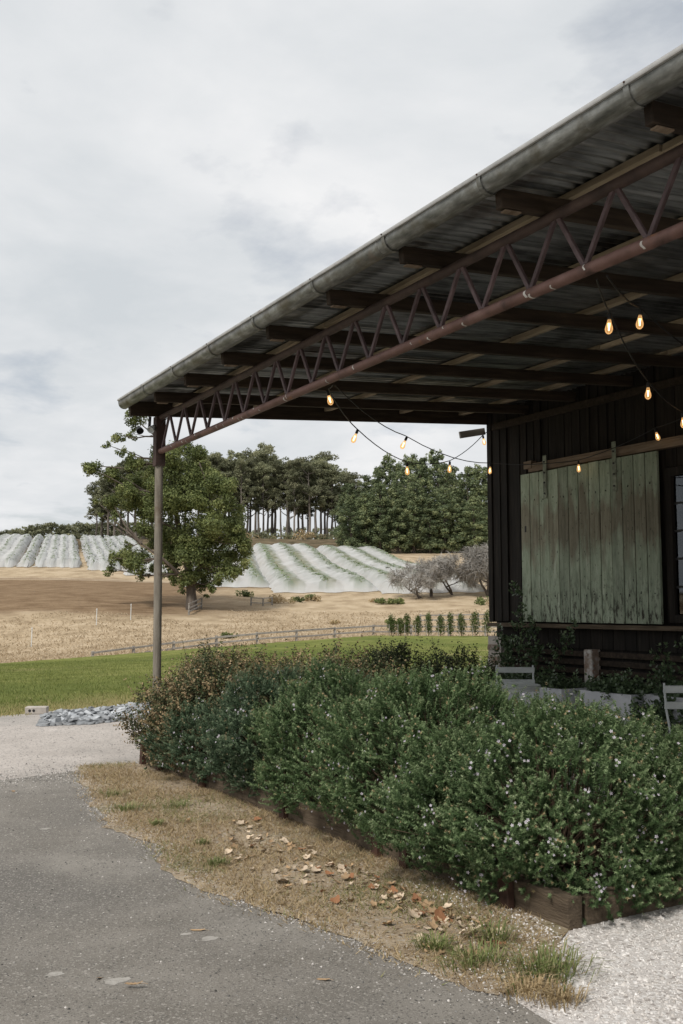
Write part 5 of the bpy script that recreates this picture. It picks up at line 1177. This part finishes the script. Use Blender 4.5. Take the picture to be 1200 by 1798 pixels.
# ---------------------------------------------------------------- loose stones
def pebbles(name, x, y, z, s, rg, m, tint, label):
    n = len(x); base = np.array([(1, 0, 0), (-.5, .87, 0), (-.5, -.87, 0), (.3, .2, .75), (-.35, -.1, .6)], float); F5 = np.array([(0, 1, 3), (1, 4, 3), (1, 2, 4), (2, 3, 4), (2, 0, 3)])
    a = rg.random(n)*6.28; B = base[None]*(1+.35*rg.normal(0, 1, (n, 5, 3))); c, s_ = np.cos(a)[:, None], np.sin(a)[:, None]
    X = B[..., 0]*c-B[..., 1]*s_; Y = B[..., 0]*s_+B[..., 1]*c; V = np.stack([X, Y, np.maximum(B[..., 2], -.1)], -1)*s[:, None, None]+np.stack([x, y, z], -1)[:, None]
    f = (F5[None]+5*np.arange(n)[:, None, None]).reshape(-1, 3); o = ob(name, mesh_np(name, V.reshape(-1, 3), f, m, np.repeat(np.clip(tint, 0, 1), 5))); tag(o, label, 'gravel', kind='stuff')
n = 30000; x = rg.uniform(2.4, 6.2, n); y = rg.uniform(1.9, 5.0, n); u = rg.random(n)
ok = (~in_poly(x+rg.normal(0, .05, n), y+rg.normal(0, .05, n), ASPH+[(-30, -10), (-30, 8.2)])) & ((x > 3.35+(rg.normal(0, .12, n))) | (y < 3.72+.8*(x-2.9)+rg.normal(0, .20, n))) & ~((x > 3.5) & (x < 5.3) & (y > 3.95))
x, y = x[ok], y[ok]; s = .004+.0055*rg.random(len(x))**2+.006*(rg.random(len(x)) < .03)
pebbles('gravel_stones', x, y, np.where(in_poly(x, y, VERGE), .0165, .0082), s, rg, M['pebble'], rg.normal(.55, .25, len(x)), 'loose pale crushed stones near the bed end')
n = 45000; y = 2.2+8*rg.random(n)**1.5; x = rg.uniform(-2.5, 2.9, n); ok = in_poly(x, y, ASPH+[(-30, -10), (-30, 8.2)]); x, y = x[ok], y[ok]
edge = np.interp(y, [3.1, 4.4, 5.8, 7.8, 9.6], [2.72, 2.5, 2.27, 2.36, 2.7]); near_e = np.exp(-np.abs(x-edge)/.22); keep = rg.random(len(x)) < .14+.86*near_e; x, y, ne = x[keep], y[keep], near_e[keep]
tint = np.where(rg.random(len(x)) < .12+.5*ne, .85+.15*rg.random(len(x)), rg.random(len(x))*.7); s = .0028+.004*rg.random(len(x))**2
pebbles('road_chips', x, y, 0*x+.0122, s*1.15, rg, M['chip'], tint, 'loose stone chips scattered over the driveway')
ex = np.array(ASPH[3:15]); el = np.r_[0, np.cumsum(np.linalg.norm(np.diff(ex, axis=0), axis=1))]; n = 7000; q = rg.random(n)**.8*el[-1]; q = el[-1]-q
x = np.interp(q, el, ex[:, 0])+rg.normal(0, .07, n)+.02; y = np.interp(q, el, ex[:, 1])+rg.normal(0, .07, n); s = .0022+.0045*rg.random(n)**2
pebbles('edge_grit', x, y, 0*x+.0140, s, rg, M['pebble'], rg.normal(.45, .25, n), 'pale grit along the ragged driveway edge')
n = 5000; x = rg.uniform(-1, 5.5, n); y = 9.6+5.7*rg.random(n)**1.6; s = .004+.008*rg.random(n)**3; pebbles('road_stones', x, y, 0*x+.006, s, rg, M['chip'], rg.normal(.72, .14, n), 'small loose stones on the far gravel road')
n = 5000; x = rg.uniform(-2, 3.0, n); y = np.interp(x, [-8, 1.9, 2.75], [9.2, 9.75, 9.9])+rg.normal(0, .28, n); s = .004+.006*rg.random(n)**2
pebbles('road_edge_grit', x, y, 0*x+.0125, s, rg, M['chip'], np.where(rg.random(n) < .6, rg.normal(.9, .08, n), rg.normal(.4, .15, n)), 'pale grit drifted over the far end of the driveway')
# slate chips strip
sb = tag(empty('slate_strip', (4.3, 14.7, 0)), 'strip of loose blue-grey slate chips at the lawn edge', 'slate strip', kind='structure')
SP = [(3.25, 13.95), (3.95, 13.85), (4.75, 14.2), (5.6, 14.6), (6.2, 15.2), (6.0, 16.2), (5.3, 16.0), (4.4, 15.75), (3.62, 15.3)]
chips = [cbox('stone', (.13*rng.uniform(.7, 1.2), .09*rng.uniform(.7, 1.2), .03*rng.uniform(.8, 1.5)), M['slate'], .006, .014, rng) for _ in range(14)]
cnt = 0
while cnt < 300:
    xx, yy = rng.uniform(3.2, 6.1), rng.uniform(13.8, 16.1)
    if not in_poly(np.array([xx]), np.array([yy]), SP)[0]: continue
    s = rng.uniform(.5, 1.15); ob('stone', rng.choice(chips), sb, (xx-4.3, yy-14.7, rng.uniform(.015, .06)), (rng.gauss(0, .28), rng.gauss(0, .28), rng.uniform(0, 6.28)), (s, s, s)); cnt += 1
x = rg.uniform(3.2, 6.2, 2200); y = rg.uniform(13.8, 16.2, 2200); ok = in_poly(x, y, SP); x, y = x[ok], y[ok]; mbs_ = []
bb = np.array([(-1, -.7, 0), (1, -.6, 0), (.9, .7, 0), (-.8, .6, 0), (-.9, -.6, .35), (.8, -.5, .45), (.8, .6, .35), (-.7, .5, .4)]); ff = np.array([(4, 5, 6, 7), (0, 1, 5, 4), (1, 2, 6, 5), (2, 3, 7, 6), (3, 0, 4, 7)])
k = len(x); a = rg.random(k)*6.28; c, s_ = np.cos(a)[:, None], np.sin(a)[:, None]; B = bb[None]*(1+.2*rg.normal(0, 1, (k, 8, 3)))*(.05+.03*rg.random(k))[:, None, None]
V = np.stack([B[..., 0]*c-B[..., 1]*s_+x[:, None]-4.3, B[..., 0]*s_+B[..., 1]*c+y[:, None]-14.7, B[..., 2]+.008], -1)
o = ob('small_stones', mesh_np('small_stones', V.reshape(-1, 3), (ff[None]+8*np.arange(k)[:, None, None]).reshape(-1, 4), M['slate']), sb); o['kind'] = 'stuff'
# concrete block on the lawn edge
cb_ = tag(empty('concrete_block', (3.58, 15.61, 0), R(-25)), 'pale concrete block with two dark holes at the lawn edge', 'concrete block')
ob('block', cbox('block', (.32, .16, .11), M['conc'], .008, .003, rng), cb_, (0, 0, .06))
for dx in (-.09, -.03): MB().tube([(dx, -.078, .06), (dx, -.083, .06)], .022, 8).build('hole', M['black'], cb_)

# ---------------------------------------------------------------- fallen leaves
def leaf_mesh(seed, lobes):
    r_ = random.Random(seed); out = []; n = 22
    for k in range(n):
        a = 2*math.pi*k/n; r = (.62+.38*abs(math.cos(a*lobes/2)))*(1 if lobes else .45+.55*abs(math.cos(a)))*(1+r_.uniform(-.1, .1)); out.append((math.cos(a)*r, math.sin(a)*r*(.85 if lobes else .45)))
    cu = r_.uniform(.15, .5); tw = r_.uniform(-.4, .4)
    def z(x, y): return cu*(y*y*1.1+.5*x*x)+tw*x*y
    v = [(0, 0, 0)]+[(x*.5, y*.5, z(x*.5, y*.5)) for x, y in out]+[(x, y, z(x, y)+r_.uniform(-.04, .08)) for x, y in out]; f = []
    for k in range(n):
        j = (k+1) % n; f += [(0, 1+k, 1+j), (1+k, 1+n+k, 1+n+j, 1+j)]
    mb = MB().add(v, f); mb.tube([(-.5, 0, z(.5, 0)*.5), (-1.25, .1, .1), (-1.6, .22, .02)], .025, 4); return mb
LM = []; LIX = (0, 1, 2, 0, 1, 0, 1, 0, 1)
for k in range(9): LM.append(leaf_mesh(k, (5, 5, 3, 0)[k % 4]).mesh('fallen_leaf', LITTER[LIX[k]]))
def leaf(px, py, s, label, k=None, z=.026):
    p = gz(px, py, z); fl_ = 'driveway' in label; z_ = .0145 if fl_ else z+rng.uniform(-.004, .010); tl_ = .10 if fl_ else .32
    o = ob('fallen_leaf', LM[rng.randrange(9) if k is None else k], None, (p.x, p.y, z_), (rng.gauss(0, tl_), rng.gauss(0, tl_), rng.uniform(0, 6.28)), (s, s, s*(.55 if fl_ else 1)))
    return tag(o, label, 'leaf', 'fallen leaves')
for i in range(200):
    t = rng.random(); px = 400+490*t; py = 1430+204*t+abs(rng.gauss(0, 34)); k = rng.randrange(9)
    leaf(px, py, rng.uniform(.017, .037), ('dry tan leaf', 'pale bleached leaf', 'orange-brown leaf')[LIX[k]]+' lying along the foot of the hedge', k)
for i in range(26):
    t = rng.random(); leaf(200+600*t, 1400+240*t+rng.gauss(0, 25), rng.uniform(.015, .028), 'small dry leaf scattered on the verge grass')
for px, py, s, k, lab in ((775, 1615, .055, 2, 'bright orange-brown curled leaf by the near sleeper'), (590, 1583, .035, 2, 'orange leaf on the verge below the hedge middle'), (452, 1440, .04, 2, 'rusty orange leaf tucked under the hedge'), (347, 1629, .05, 3, 'long thin brown leaf lying on the driveway'), (568, 1715, .045, 3, 'thin tan leaf on the driveway near the bottom'), (176, 1712, .045, 3, 'thin brown leaf on the driveway at lower left'), (24, 1387, .03, 0, 'lone pale leaf on the driveway far left'), (235, 1730, .04, 3, 'thin dark leaf near the pale patch at lower left'), (495, 1548, .06, 1, 'pale long leaf lying crosswise on the verge'), (676, 1642, .05, 7, 'tan leaf at the driveway edge below the hedge'), (728, 1607, .05, 4, 'pale cream curled leaf near the near sleeper'), (392, 1628, .0, 0, None)):
    if s: leaf(px, py, s*(.75 if 'driveway' in lab else 1), lab, k, .026)
for i, (px, py, s) in enumerate(((205, 1722, .055), (97, 1710, .04), (367, 1648, .045), (327, 1640, .028), (80, 1455, .04))):   # pale lime spots ground into the bitumen
    p = gz(px, py, .0132); n = 16; tag(MB().add([(s*(1+rng.uniform(-.25, .25))*math.cos(6.283*k/n), s*.7*(1+rng.uniform(-.25, .25))*math.sin(6.283*k/n), 0) for k in range(n)], [tuple(range(n))]).build('pale_stain', M['stain'], loc=p), f'{nth(i)} pale stain ground into the driveway', 'stain', 'pale stains on the driveway', 'structure')
